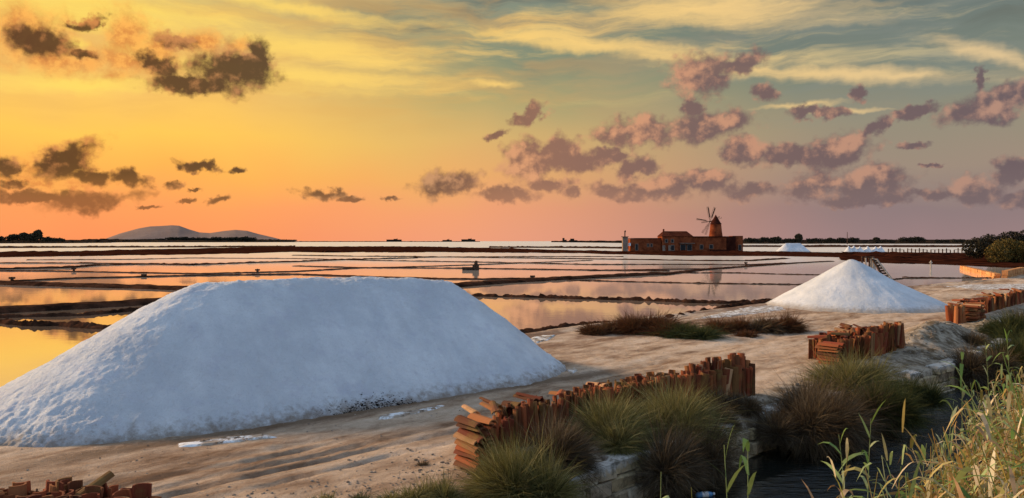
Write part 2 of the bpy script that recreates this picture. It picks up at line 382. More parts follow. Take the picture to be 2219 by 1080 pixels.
def m_canal(t):
    pos = geo(t, 'Position')
    n = t.noise(t.mapping(pos, rot=(0, 0, R(-48)), scale=(2.2, 7, 1)), 1.4, 4, .6)
    sp = t.node('ShaderNodeSeparateXYZ'); t.inp(sp, 0, pos)
    tt = t.math('SUBTRACT', t.math('MULTIPLY', t.math('ADD', sp.outputs[0], -OX), NX), t.math('MULTIPLY', t.math('ADD', sp.outputs[1], -OY), -NY))
    rip = t.mr(t.math('ADD', tt, t.math('MULTIPLY', t.noise(pos, .8, 3), .6)), 1.9, 2.5, .06, 1.0)        # ripples where the wind gets at the water
    b = t.node('ShaderNodeBump'); t.inp(b, 'Height', n); t.inp(b, 'Strength', rip); t.inp(b, 'Distance', .16)
    g = t.node('ShaderNodeBsdfGlossy'); t.inp(g, 'Color', (.95, .95, .95, 1)); t.inp(g, 'Roughness', .03); t.l.new(b.outputs[0], g.inputs['Normal'])
    d = t.node('ShaderNodeBsdfDiffuse'); t.inp(d, 'Color', (.010, .011, .009, 1))
    fr = t.node('ShaderNodeFresnel'); t.inp(fr, 'IOR', 1.45); t.l.new(b.outputs[0], fr.inputs['Normal'])
    mx = t.node('ShaderNodeMixShader'); t.inp(mx, 0, fr.outputs[0]); t.l.new(d.outputs[0], mx.inputs[1]); t.l.new(g.outputs[0], mx.inputs[2])
    return mx.outputs[0]
def m_earth(dark, light, sc=3.0):
    def f(t):
        pos = geo(t, 'Position'); n = t.noise(pos, sc, 7, .7); n2 = t.noise(pos, sc * 9, 4, .7)
        c = t.mix(t.mr(n, .35, .65), dark, light)
        return principled(t, c, 1.0, t.math('ADD', n, n2), .8, .06, spec=0.0)
    return f
def m_random(cols, rough=.7, sc=6.0, spec=.25, tr=0.0, useobj=False):
    """colour drawn once for each blade, leaf or piece"""
    def f(t):
        r = t.node('ShaderNodeObjectInfo').outputs['Random'] if useobj else geo(t, 'Random Per Island')
        n = len(cols)
        c = t.ramp(r, [(i / (n - 1), k) for i, k in enumerate(cols)])
        nz = t.noise(objc(t), sc, 6, .7)
        c = t.mix(t.mr(nz, .3, .8, 0, .55), c, tuple(x * .45 for x in cols[0][:3]) + (1,))
        sh = principled(t, c, rough, nz, .4, .01, spec=spec)
        if tr > 0:
            tl = t.node('ShaderNodeBsdfTranslucent'); t.inp(tl, 'Color', c)
            mx = t.node('ShaderNodeMixShader'); t.inp(mx, 0, tr); t.l.new(sh, mx.inputs[1]); t.l.new(tl.outputs[0], mx.inputs[2])
            return mx.outputs[0]
        return sh
    return f
def m_tile(t):
    r = t.node('ShaderNodeObjectInfo').outputs['Random']
    c = t.ramp(r, [(0, (.27, .055, .022)), (.15, (.11, .024, .012)), (.3, (.34, .085, .03)), (.45, (.17, .05, .018)), (.6, (.07, .024, .012)), (.75, (.40, .14, .05)), (.9, (.15, .07, .022)), (1, (.52, .28, .14))])
    o = objc(t); n = t.noise(o, 16, 6, .7); n2 = t.noise(geo(t, 'Position'), 3.0, 5, .7)
    c = t.mix(t.mr(n, .5, .8, 0, .6), c, (.07, .030, .015, 1))
    c = t.mix(t.mr(n2, .5, .72, 0, .65), c, (.20, .13, .035, 1))
    return principled(t, c, .85, n, .5, .006, spec=.2)
def m_block(t):
    r = t.node('ShaderNodeObjectInfo').outputs['Random']
    o = objc(t); n = t.noise(o, 8, 7, .7); pos = geo(t, 'Position')
    c = t.ramp(r, [(0, (.42, .32, .18)), (.4, (.56, .44, .27)), (.7, (.36, .28, .19)), (1, (.64, .55, .40))])
    c = t.mix(t.mr(n, .45, .72, 0, .7), c, (.10, .085, .06, 1))
    z = t.node('ShaderNodeSeparateXYZ'); t.inp(z, 0, pos)
    c = t.mix(t.mr(t.math('MULTIPLY_ADD', n, .30, z.outputs[2]), -.03, .05, 0, .75), c, (.55, .54, .52, 1))
    c = t.mix(t.mr(t.noise(pos, 5, 5, .7), .48, .62, 0, .7), c, (.07, .055, .03, 1))
    return principled(t, c, .95, n, .9, .03, spec=.15)
MAT = {
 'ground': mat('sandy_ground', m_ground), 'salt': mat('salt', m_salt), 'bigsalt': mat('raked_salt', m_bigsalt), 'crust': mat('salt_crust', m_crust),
 'water': mat('pan_brine', m_water), 'canal': mat('canal_water', m_canal),
 'dike': mat('dike_earth', m_earth((.018, .010, .007, 1), (.085, .038, .022, 1), 1.2)),
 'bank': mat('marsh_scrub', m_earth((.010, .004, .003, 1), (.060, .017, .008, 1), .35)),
 'farland': mat('far_land', m_earth((.010, .008, .007, 1), (.045, .03, .02, 1), .05)),
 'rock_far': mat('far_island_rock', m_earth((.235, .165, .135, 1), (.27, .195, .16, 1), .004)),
 'tile': mat('terracotta_tile', m_tile), 'block': mat('tufa_block', m_block),
 'plaster': mat('mill_plaster', m_earth((.13, .030, .013, 1), (.30, .080, .030, 1), .6)),
 'plaster2': mat('dark_plaster', m_earth((.035, .010, .007, 1), (.07, .02, .012, 1), .6)),
 'tuff': mat('orange_tuff', m_earth((.40, .17, .07, 1), (.62, .32, .14, 1), 1.2)),
 'pale': mat('pale_trim', m_earth((.22, .15, .11, 1), (.34, .25, .19, 1), 2)),
 'hole': mat('dark_glazing', lambda t: principled(t, (.008, .007, .007, 1), .3)),
 'roof': mat('mill_roof', m_earth((.05, .014, .009, 1), (.10, .03, .016, 1), 1)),
 'wood': mat('weathered_wood', m_earth((.03, .018, .012, 1), (.10, .06, .04, 1), 9)),
 'palewood': mat('bleached_wood', m_earth((.30, .24, .18, 1), (.52, .45, .37, 1), 9)),
 'tus': mat('tussock_blades', m_random([(.05, .055, .016), (.17, .15, .04), (.36, .31, .09), (.09, .09, .025), (.50, .42, .17), (.14, .09, .035)], .7, 4, tr=.25)),
 'tusd': mat('dry_blades', m_random([(.03, .02, .012), (.10, .062, .03), (.19, .13, .06), (.07, .05, .04), (.28, .22, .14)], .7, 4, tr=.25)),
 'red': mat('rusty_blades', m_random([(.05, .016, .008), (.13, .045, .016), (.20, .08, .026), (.08, .028, .012), (.17, .11, .04)], .75, 4, tr=.25)),
 'green': mat('dark_green_blades', m_random([(.02, .03, .012), (.06, .075, .02), (.12, .12, .03), (.04, .05, .015)], .75, 4, tr=.2)),
 'core': mat('woody_core', m_earth((.010, .006, .006, 1), (.03, .018, .014, 1), 9)),
 'reedg': mat('green_reed', m_random([(.12, .22, .04), (.25, .36, .09), (.42, .50, .24), (.18, .25, .05), (.50, .52, .30)], .55, 3, tr=.3)),
 'reedd': mat('dry_reed', m_random([(.24, .14, .04), (.56, .34, .09), (.18, .20, .04), (.74, .54, .26), (.26, .28, .06), (.42, .19, .06), (.84, .72, .48), (.50, .36, .08)], .65, 3, tr=.3)),
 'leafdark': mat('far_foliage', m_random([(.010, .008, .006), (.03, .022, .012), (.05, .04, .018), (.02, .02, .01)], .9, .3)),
 'hedge': mat('hedge_leaves', m_random([(.05, .045, .01), (.13, .09, .02), (.20, .12, .025), (.07, .07, .015)], .8, 1, tr=.2)),
 'stone': mat('loose_stone', m_earth((.22, .17, .13, 1), (.50, .43, .36, 1), 12)),
 'bluep': mat('blue_bottle_plastic', lambda t: principled(t, (.10, .32, .62, 1), .15, spec=.6)),
 'whitep': mat('white_plastic', lambda t: principled(t, (.75, .75, .76, 1), .4)),
}

# ------------------------------------------------------------------ ground
def shore_t(s): return np.interp(s, [-60, 15, 25, 39, 44, 48, 54, 90, 140], [-7.4, -7.4, -6.9, -6.3, -5.5, -5.0, -4.3, -4.0, -4.0])
def wall_t(s): return np.interp(s, [-40, 0, 5, 12, 20, 140], [.85, .85, 1.05, 1.9, 2.1, 2.2])
def ground_z(x, y):
    s, t = xy2st(np.asarray(x, float), np.asarray(y, float))
    z = .012 * fbm(s * .8, t * 2.2, 4) + .012 * fbm(s * 5, t * 6, 3) + .02 * fbm(s * .25, t * .6, 2)
    # wheel ruts
    for (tc, w_, dp, s0, s1) in ((-1.35, .045, .075, -8, 3.2), (-1.62, .035, .05, -8, 2.0), (-1.95, .05, .04, -8, 0.5), (-.95, .04, .04, -6, 6), (-2.2, .09, .02, -9, 9), (-2.35, .3, .02, 4, 40), (-1.2, .25, .02, 12, 45), (-4.2, .3, .02, 14, 60)):
        cc = tc + .12 * np.sin(s * .5) + .08 * fbm(s * .9, 0 * s + tc, 2)
        z -= dp * np.exp(-((t - cc) / w_) ** 2) * sstep(s0, s0 + 1.5, s) * (1 - sstep(s1 - 1.5, s1, s)) * (.5 + 1.2 * np.clip(fbm(s * 2.1, 0 * s + 5 + tc, 2) + .4, 0, 1))
    sh = shore_t(s) + .18 * fbm(s * .8, s * 0 + 3, 3)
    z += .05 * np.exp(-((t - sh - .25) / .3) ** 2)
    z = np.where(t < sh, z - .6 * sstep(0, .9, sh - t), z)
    w = wall_t(s)
    # salty mound between the tile stacks
    z += .36 * np.exp(-((s - 15.6) / 2.0) ** 4) * np.exp(-((t - .75) / .62) ** 2) * (1 + .35 * fbm(s * 1.6, t * 2.5, 4))
    z += .16 * np.exp(-((s - 20.5) / 1.4) ** 4) * np.exp(-((t - 1.2) / .5) ** 2)
    z += .06 * sstep(.3, .9, t) * fbm(s * 2.2, t * 3.5, 4)
    z -= .12 * sstep(.5, 1, np.clip(t / w, 0, 1.0))
    z = np.where(t > w, np.minimum(z, -.12 - .95 * sstep(0, .06, t - w)), z)
    rb = -1.05 + 1.85 * sstep(2.9, 6.4, t + .25 * fbm(s * .7, s * 0 + 8, 3)) + .05 * fbm(s * 3, t * 3, 3)
    z = np.where(t > w + .3, np.maximum(rb, -1.05), z)
    return z
def gz(x, y): return float(ground_z(np.array([x]), np.array([y]))[0])
sv_ = np.concatenate([np.arange(-60, -9, 1.0), np.arange(-9, 16, .05), 16 * (1.0065 ** np.arange(0, 330))])
tv_ = np.concatenate([np.arange(-10, -7.8, .2), np.arange(-7.8, 3.4, .05), np.arange(3.4, 7, .12), 7 * 1.25 ** np.arange(0, 15)])
SS, TT = np.meshgrid(sv_, tv_, indexing='ij')
XX, YY = st2xy(SS, TT); ZZ = ground_z(XX, YY)
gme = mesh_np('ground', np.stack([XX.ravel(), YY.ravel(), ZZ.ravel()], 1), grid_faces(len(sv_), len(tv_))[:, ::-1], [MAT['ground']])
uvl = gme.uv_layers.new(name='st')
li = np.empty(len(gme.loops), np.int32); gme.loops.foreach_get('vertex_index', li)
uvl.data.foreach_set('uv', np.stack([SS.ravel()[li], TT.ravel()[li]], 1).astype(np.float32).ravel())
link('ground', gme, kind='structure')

# pans and the lagoon beyond them: one brine surface reaching the horizon
WZ = -.10
def water():
    pts = []
    for s in np.concatenate([np.arange(-60, 60, 1.0), np.arange(60, 141, 5)]): pts.append(st2xy(s, float(shore_t(s)) + .45))
    xa, ya = pts[0]; xb, yb = pts[-1]
    vs_ = [(x, y, WZ) for x, y in pts]; n = len(vs_)
    far = [(-40000, 40000, WZ), (40000, 40000, WZ), (40000, yb, WZ)]
    bm = bmesh.new(); bv = [bm.verts.new(v) for v in vs_ + [(40000, yb, WZ), (40000, 45000, WZ), (-40000, 45000, WZ), (-40000, ya, WZ)]]
    f = bm.faces.new(bv); bmesh.ops.triangulate(bm, faces=[f])
    me = bpy.data.meshes.new('salt_pan_water'); bm.to_mesh(me); bm.free(); me.materials.append(MAT['water'])
    for p in me.polygons:
        if p.normal.z < 0: p.flip()
    link('water', me, kind='structure')
water()
cs = np.arange(-40, 120, 2.0)
cv = []
for s in cs:
    cv.append((*st2xy(s, float(wall_t(s)) - .1), -.6)); cv.append((*st2xy(s, 4.6), -.6))
link('canal_water', mesh_np('canal_water', np.array(cv), grid_faces(len(cs), 2)[:, ::-1], [MAT['canal']]), kind='structure')

# ------------------------------------------------------------------ embankments between the pans
def resample(pts, n):
    pts = np.array(pts, float); d = np.r_[0, np.cumsum(np.hypot(*np.diff(pts, axis=0).T))]
    u = np.linspace(0, d[-1], n); return np.stack([np.interp(u, d, pts[:, 0]), np.interp(u, d, pts[:, 1])], 1), u
def dike(pxpts, width, height, material='dike', rag=.4, step=None, name='pan_dike', wz=WZ):
    pts = np.array([P(x, y, wz) for x, y in pxpts])
    if pts[:, 1].mean() > 48: height *= .55; width *= .62
    L = np.hypot(*np.diff(pts, axis=0).T).sum(); meanY = pts[:, 1].mean()
    n = int(min(1400, max(40, L / (step or meanY * .0022))))
    c, u = resample(pts, n)
    tg = np.gradient(c, axis=0); tg /= np.linalg.norm(tg, axis=1)[:, None]; nm = np.stack([-tg[:, 1], tg[:, 0]], 1)
    prof = np.array([(-1, -.3), (-.8, .1), (-.5, .8), (0, 1), (.5, .85), (.8, .1), (1, -.3)])
    sd_ = int(abs(pxpts[0][0]) * 7 + pxpts[0][1] * 13) % 97
    f1 = 1 / max(.5, width)
    V = []
    for k, (a, h) in enumerate(prof):
        off = a * width / 2 * (1 + rag * fbm(u * f1 * 1.2, u * 0 + k * 3 + sd_, 4))
        q = c + nm * off[:, None]
        z = wz + height * h * (1 + rag * 2.0 * fbm(u * f1 * 2.4, u * 0 + k * .8 + sd_, 4)) if h > 0 else np.full(n, wz - .12)
        V.append(np.column_stack([q, z]))
    V = np.stack(V, 1).reshape(-1, 3)
    return link(name, mesh_np(name, V, grid_faces(n, len(prof))[:, ::-1], [MAT[material]], smooth=False), kind='structure')
# nearest rows of stones and banks, from the front to the back
dike([(-260, 690), (-100, 694), (0, 699), (60, 706), (130, 706), (213, 712), (420, 722), (700, 740)], .42, .11, rag=.75)
dike([(-200, 692), (0, 677), (150, 669), (311, 659), (600, 640), (900, 624)], 1.5, .20, rag=.12)
dike([(-200, 700), (0, 689), (180, 684), (290, 674), (500, 662)], .35, .10, rag=.6)
dike([(-200, 610), (0, 615), (150, 620), (300, 624), (433, 628), (700, 632), (966, 622), (1100, 612), (1280, 602), (1435, 594)], 2.0, .17, rag=.2)
dike([(29, 610), (160, 604), (290, 601), (412, 598), (640, 595), (800, 601), (945, 605), (1043, 606), (1180, 604)], 1.5, .15, rag=.25)
dike([(1435, 596), (1513, 586), (1620, 578), (1720, 571), (1800, 567)], 2.2, .16, rag=.3)
dike([(1280, 587), (1400, 585), (1540, 583), (1580, 581)], 2.2, .12, rag=.3)
dike([(940, 634), (1012, 642), (1150, 645), (1280, 649), (1400, 652), (1487, 656), (1565, 658), (1700, 657)], .42, .11, rag=.7)
dike([(1230, 608), (1280, 609), (1400, 612), (1539, 615), (1700, 617), (1800, 618), (1960, 604), (2140, 603)], .55, .09, rag=.6)
dike([(1430, 592), (1539, 592), (1600, 592), (1700, 595), (1830, 597)], .6, .10, rag=.5)
dike([(0, 588), (101, 588), (260, 591), (433, 594), (640, 589), (784, 581), (853, 580), (1015, 575), (1073, 573), (1280, 565)], 1.6, .13, rag=.3)
dike([(640, 577), (784, 581), (1000, 582), (1280, 586), (1450, 588)], 1.8, .14, rag=.3)
dike([(0, 584), (144, 581), (202, 576), (332, 573), (433, 574), (548, 570), (640, 568), (760, 563), (900, 560)], 2.6, .22, rag=.6)
dike([(0, 571), (173, 571), (300, 573), (420, 575)], 3.0, .2, rag=.3)
dike([(60, 564), (288, 563), (410, 560), (640, 561), (800, 565), (1050, 569), (1280, 574), (1513, 574), (1617, 575), (1700, 571)], 2.2, .16, rag=.4)
dike([(640, 554), (760, 556), (900, 557), (1050, 559), (1280, 562), (1539, 566), (1620, 566), (1700, 561)], 3.2, .22, rag=.4)
dike([(900, 559), (950, 558), (1060, 557), (1300, 557), (1350, 557)], 3.4, .2, rag=.4)
dike([(1955, 601), (2050, 603), (2150, 603)], .4, .08, rag=.6)
dike([(1430, 700), (1503, 685), (1560, 676), (1604, 666), (1650, 660), (1692, 655)], .5, .16, rag=.5, name='shore_dike')
dike([(1120, 727), (1180, 722), (1265, 709), (1340, 703), (1430, 700)], .5, .12, rag=.6, name='shore_dike')

def slab(front, back, height, material='bank', name='salt_marsh', rows=14, rag=.6, wz=WZ, n=None):
    """land lying between two lines of the ground"""
    f = np.array([P(x, y, wz) for x, y in front]); b = np.array([P(x, y, wz) for x, y in back])
    n = n or 1300
    a, u = resample(f, n); c, _ = resample(b, n)
    V = []
    for k in range(rows):
        v = k / (rows - 1); q = a * (1 - v) + c * v
        e = min(1, v * 5, (1 - v) * 5)
        Ym = q[:, 1]
        z = wz - .15 + e * (height + .15) * (1 + rag * (fbm(q[:, 0] * .16 + k * 3, q[:, 1] * .05 + k, 5, .6) + 1.4 * np.clip(fbm(q[:, 0] * .9 + k * 5, q[:, 1] * .1 + k, 3), 0, 1)))
        if e == 0: z = np.full(n, wz - .15)
        q = q + np.stack([0 * u, fbm(u * .08, u * 0 + k, 3) * (c - a)[:, 1] * .06], 1)
        V.append(np.column_stack([q, z]))
    V = np.stack(V, 1).reshape(-1, 3)
    return link(name, mesh_np(name, V, grid_faces(n, rows)[:, ::-1], [MAT[material]], smooth=False), kind='structure')
slab([(-300, 561), (0, 560), (200, 557), (433, 554), (640, 549), (900, 549), (1280, 551), (1500, 556), (1700, 557), (1850, 560)],
     [(-300, 547), (0, 547), (180, 546), (330, 540), (433, 538), (640, 534), (900, 534), (1280, 545), (1500, 544), (1700, 546), (1850, 548)], .20)
slab([(-300, 538), (0, 538.5), (200, 537.5), (420, 537), (640, 536)], [(-300, 535), (0, 535), (200, 535.3), (420, 535), (640, 534)], .35, 'dike', rows=6)
slab([(1060, 537.5), (1200, 538), (1300, 539), (1370, 540)], [(1060, 535.2), (1200, 535.5), (1300, 536), (1370, 536)], .3, 'dike', rows=6)
slab([(1830, 566), (1900, 573), (1990, 575), (2084, 580), (2170, 583), (2300, 588), (2600, 590)],
     [(1830, 547), (1900, 549), (1990, 549), (2084, 549), (2170, 549), (2300, 549), (2600, 549)], .35)
slab([(1600, 536), (1750, 536.5), (1900, 536.5), (2150, 537), (2500, 537)], [(1600, 532), (1750, 532), (1900, 532), (2150, 532), (2500, 532)], .3, 'dike', rows=6)
slab([(-900, 528), (0, 528), (150, 527.5), (240, 526.6)], [(-900, 525.2), (0, 525.2), (150, 525.2), (240, 525.4)], 4.2, 'farland', 'far_shore', rows=8, n=300, rag=.35)
slab([(190, 526), (300, 525.6), (560, 525.4), (640, 525.2)], [(190, 524.7), (300, 524.6), (560, 524.5), (640, 524.6)], 6.0, 'farland', 'far_shore', rows=8, n=300, rag=.35)
slab([(1590, 528.6), (1800, 528.8), (2150, 529), (2700, 529.5)], [(1590, 525), (1800, 525), (2150, 525), (2700, 525)], 4.0, 'farland', 'far_shore', rows=8, n=400, rag=.35)
slab([(560, 524.6), (700, 524.6), (900, 524.5), (1040, 524.5)], [(560, 524.2), (700, 524.2), (900, 524.2), (1040, 524.2)], 1.8, 'farland', 'far_shore', rows=5, n=300)
slab([(1195, 525.2), (1300, 526.5), (1400, 528), (1620, 528.6)], [(1195, 524.6), (1300, 524.6), (1400, 525), (1620, 525)], 2.4, 'farland', 'far_shore', rows=8, n=300)

# far mountainous island
def island():
    Y0 = 9000
    prof = [(215, 523), (232, 516), (260, 506), (300, 495), (325, 490.5), (350, 489.5), (372, 488), (388, 489), (410, 497), (432, 503.5), (455, 505), (485, 500.5), (510, 498), (535, 500), (560, 507), (590, 514), (610, 519), (625, 523.5)]
    px = np.linspace(215, 625, 160); py = np.interp(px, [p[0] for p in prof], [p[1] for p in prof])
    rows = 26; V = []
    for k in range(rows):
        v = k / (rows - 1) * 2 - 1
        env = (1 - v * v) ** .8
        Y = Y0 + v * 900
        hz_ = (HZ - py) / F * Y0 + H
        z = hz_ * env * (1 + .10 * fbm(px * .05, px * 0 + v * 4, 4) * (1 - env ** 3)) - 2
        V.append(np.column_stack([(px - CX) / F * Y, np.full(160, Y), z * Y / Y0]))
    V = np.stack(V, 1).reshape(-1, 3)
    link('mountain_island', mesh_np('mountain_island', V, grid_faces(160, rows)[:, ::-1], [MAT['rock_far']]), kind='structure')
island()

# ------------------------------------------------------------------ salt piles
def big_pile():
    P0 = np.array([-4.60, 12.2]); P1 = np.array([-1.36, 15.05])
    ax = (P1 - P0) / np.linalg.norm(P1 - P0); L = np.linalg.norm(P1 - P0); nn = np.array([ax[1], -ax[0]])
    a = np.linspace(-4.6, L + 3.3, 520); b = np.linspace(-3.0, 3.0, 400)
    A, B = np.meshgrid(a, b, indexing='ij')
    ea = np.where(A < 0, -A / 1.50, np.where(A > L, (A - L) / 1.02, 0))
    dist = np.sqrt(ea ** 2 + B ** 2)
    ang = np.arctan2(B, ea * np.sign(A - L / 2))
    dist = dist * (1 + .035 * fbm(A * .5, B * .5 + 4, 3))
    hr = np.interp(A, [-5, 0, L * .5, L, L + 4], [1.74, 1.76, 1.80, 1.66, 1.66])
    crest = .34; Rb = 2.34
    sl = hr / (math.sqrt(Rb * Rb + crest * crest) - crest)
    h = hr - sl * (np.sqrt(dist ** 2 + crest ** 2) - crest) * (1 + .0)
    h = h + .04 * fbm(A * 1.1, B * 1.1, 4) + .022 * fbm(A * 5, B * 5, 5, .65)
    rill = fbm(A * 2.6, B * .35, 4)
    h = h + .012 * rill * sstep(.2, 1.2, dist) + .010 * fbm(A * 16, B * 16, 3, .7) + .02 * np.clip(fbm(A * 3.2 + 40, B * 2.2, 4, .6) - .1, 0, 1)
    h = h + .035 * fbm(A * 3.0 + 9, B * 3.0, 3) * np.exp(-(dist / .5) ** 2)
    h = h + .03 * fbm(A * 14, B * 14, 3, .7) * sstep(1.4, 2.3, dist)
    h = h + .10 * np.exp(-((dist - 2.25) / .22) ** 2) * np.clip(fbm(A * 1.7, B * 1.2, 3) + .2, 0, 1)
    X = P0[0] + A * ax[0] + B * nn[0]; Y = P0[1] + A * ax[1] + B * nn[1]
    Z = np.maximum(h, -.25)
    c = (P0 + P1) / 2
    V = np.column_stack([X.ravel() - c[0], Y.ravel() - c[1], Z.ravel()])
    Fc = grid_faces(520, 400)[:, ::-1]
    keep = V[Fc, 2].max(axis=1) > -.24
    me = mesh_np('salt_pile', V, Fc[keep], [MAT['bigsalt']])
    uv = me.uv_layers.new(name='u'); li = np.empty(len(me.loops), np.int32); me.loops.foreach_get('vertex_index', li)
    uv.data.foreach_set('uv', np.stack([A.ravel()[li], dist.ravel()[li]], 1).astype(np.float32).ravel())
    link('salt_pile', me, loc=(c[0], c[1], 0), label='huge long ridge of white sea salt filling the left half beside the pans', category='salt pile')
big_pile()
def cone(name, px, ybase, rpx, hpx, label, group=None, n=110, ridge=0.0, seed=0, tail=0):
    _, Yb = P(px, ybase); 
    r = rpx / F * Yb; Yc = Yb + r * .92 if tail else Yb + r * .6
    r = rpx / F * Yc
    xc = (px - CX) / F * Yc; h = H - (hpx - HZ) / F * Yc
    g = np.linspace(-1.35, 1.35, n); X, Y = np.meshgrid(g * (r + ridge), g * r, indexing='ij')
    dx = np.maximum(np.abs(X) - ridge, 0)
    d = np.sqrt(dx ** 2 + Y ** 2) / r
    if tail: d = d / (1 + .12 * sstep(.2, 1, X / r) )
    d = d * (1 + .05 * fbm(X / r * 2 + seed, Y / r * 2, 3))
    z = h * (1 - (np.sqrt(d ** 2 + .004) - .063) / .937)
    z = z + h * .10 * (np.clip(d, 0, 1.3) - .5) ** 2 * (d > .5) - h * .02
    z = z + h * .022 * fbm(X / r * 4 + seed, Y / r * 4, 4, .6) + h * .012 * fbm(np.arctan2(Y, X) * 6, d * .7, 3) * sstep(.1, .4, d)
    z = np.maximum(z, -.2)
    V = np.column_stack([X.ravel(), Y.ravel(), z.ravel()]); Fc = grid_faces(n, n)[:, ::-1]
    keep = V[Fc, 2].max(axis=1) > -.19
    me = mesh_np(name, V, Fc[keep], [MAT['salt']])
    o = link(name, me, loc=(xc, Yc, 0), label=label, category='salt pile')
    if group: o['group'] = group
    return o
cone('salt_pile', 1846, 676, 178, 561, 'medium white salt cone at the bend of the dirt track by the pans', n=200, tail=1, seed=3)
cone('salt_heap', 1718, 546, 22, 527, 'long low white salt heap standing far off just right of the windmill buildings', ridge=1.6, n=60, seed=5)
words = ['left end heap of the row of six small far salt cones', 'second from the left of the row of six small far salt cones', 'third from the left of the row of six small far salt cones',
         'fourth from the left of the row of six small far salt cones', 'fifth from the left of the row of six small far salt cones', 'right end heap of the row of six small far salt cones']
for i, (x, y) in enumerate([(1839, 533), (1850, 532.5), (1863, 534), (1880, 533), (1897, 534), (1908, 533)]):
    cone('salt_heap', x, 547, 10.5, y, words[i], 'row of small salt heaps beyond the pans', n=36, seed=i * 7)

# thin crusts of salt left on the ground
def crust(pxpoly, lift=.02, wob=.16):
    pts = np.array([P(x, y, 0) for x, y in pxpoly + [pxpoly[0]]])
    c, u = resample(pts, 140); c = c[:-1]; u = u[:-1]
    ctr = c.mean(0); d = c - ctr
    c = ctr + d * (1 + wob * 2 * fbm(u * 3.5, u * 0 + 2, 5, .75))[:, None]
    # drape: rings shrinking to the centre line
    rings = [c * k + ctr * (1 - k) for k in (1, .85, .6, .3, .05)]
    A = np.stack(rings, 1).reshape(-1, 2)
    z = ground_z(A[:, 0], A[:, 1]) + lift
    z[0::5] -= lift * 1.3
    A3 = np.column_stack([A, z]); n = len(c)
    fs_ = [(i * 5 + k, ((i + 1) % n) * 5 + k, ((i + 1) % n) * 5 + k + 1, i * 5 + k + 1) for i in range(n) for k in range(4)]
    return link('salt_crust', mesh_np('salt_crust', A3, fs_, [MAT['crust']]), kind='stuff')
crust([(1503, 692), (1560, 679), (1620, 668), (1692, 660), (1700, 672), (1640, 680), (1560, 688)])
crust([(380, 966), (430, 960), (500, 950), (570, 944), (600, 948), (520, 958), (450, 967), (400, 971)])
crust([(1140, 737), (1175, 729), (1205, 727), (1190, 737), (1160, 744)])
crust([(820, 903), (900, 890), (960, 880), (945, 888), (870, 903), (830, 909)])
crust([(1228, 802), (1246, 797), (1252, 803), (1236, 812)])
crust([(2045, 621), (2100, 617), (2219, 615), (2400, 615), (2400, 625), (2219, 627), (2100, 627)])

# ------------------------------------------------------------------ roof tiles in stacks along the canal
def tile_mesh(ln=.44, r0=.076, r1=.060, th=.013, arc=150, seg=5):
    vs_ = []; fs_ = []
    for (z, r) in ((0, r0), (ln, r1)):
        for rr in (r, r - th):
            for k in range(seg + 1):
                a = R(-arc / 2 + arc * k / seg)
                vs_.append((rr * math.sin(a), rr * math.cos(a) - r * .55, z))
    n = seg + 1; O0, I0, O1, I1 = 0, n, 2 * n, 3 * n
    for k in range(seg):
        fs_ += [(O0 + k, O1 + k, O1 + k + 1, O0 + k + 1), (I0 + k, I0 + k + 1, I1 + k + 1, I1 + k),
                (O0 + k, O0 + k + 1, I0 + k + 1, I0 + k), (O1 + k, I1 + k, I1 + k + 1, O1 + k + 1)]
    fs_ += [(O0, I0, I1, O1), (O0 + seg, O1 + seg, I1 + seg, I0 + seg)]
    return mesh_np('roof_tile', vs_, fs_, [MAT['tile']], smooth=False)
TILES = [tile_mesh(), tile_mesh(.45, .080, .064), tile_mesh(.42, .072, .057)]
def put_tile(root, loc, rot, sc=1.0):
    o = bpy.data.objects.new('roof_tile', random.choice(TILES)); COL.objects.link(o); o.parent = root
    o.location = loc; o.rotation_euler = rot; o.scale = (sc,) * 3
    return o
DANG = math.atan2(DY, DX)
def stack_row(root, path, n, depth_off=0.0, base=0.0, hs=1.0, gap_yaw=.35, rootxy=(0, 0)):
    """tiles stood on end and nested one against the next along a path of (s, t)"""
    c, u = resample(path, n); yawg = 0; hg = 0; facing = 0; lt = 0
    for i in range(n):
        if i % random.choice((5, 6, 8, 9)) == 0:
            yawg = random.gauss(0, gap_yaw); hg = random.uniform(-.04, .04); facing = random.choice((0, math.pi, math.pi, math.pi * .7, math.pi * .75, math.pi * .8)); lt = random.gauss(0, .07)
        s, t = c[i][0], c[i][1] + depth_off + random.gauss(0, .012)
        x, y = st2xy(s, t); z = gz(x, y)
        put_tile(root, (x - rootxy[0], y - rootxy[1], z + base + hg + random.gauss(0, .018) - .02), (random.gauss(0, .06), lt + random.gauss(0, .06), DANG - math.pi / 2 + facing + yawg + random.gauss(0, .12)), hs * random.uniform(.92, 1.06))
def flat_stack(root, s, t, layers, wide, rootxy, yaw=0, base=0.0, ln=.06):
    for k in range(layers):
        for j in range(wide):
            x, y = st2xy(s + j * .17 + random.gauss(0, .012), t - .22 + random.gauss(0, .015)); z = gz(x, y) if k == 0 and j == 0 else None
            zz = gz(*st2xy(s, t)) + base + .04 + k * ln
            a = DANG - math.pi / 2 + yaw + random.gauss(0, .06)
            # lying, long axis across the row, arch upward
            M = Matrix.Rotation(a, 4, 'Z') @ Matrix.Rotation(R(90) + random.gauss(0, .04), 4, 'Y') @ Matrix.Rotation(R(90), 4, 'Z')
            o = put_tile(root, (0, 0, 0), (0, 0, 0), 1.0)
            M = Matrix.Translation((x - rootxy[0], y - rootxy[1], zz)) @ M
            o.matrix_local = M
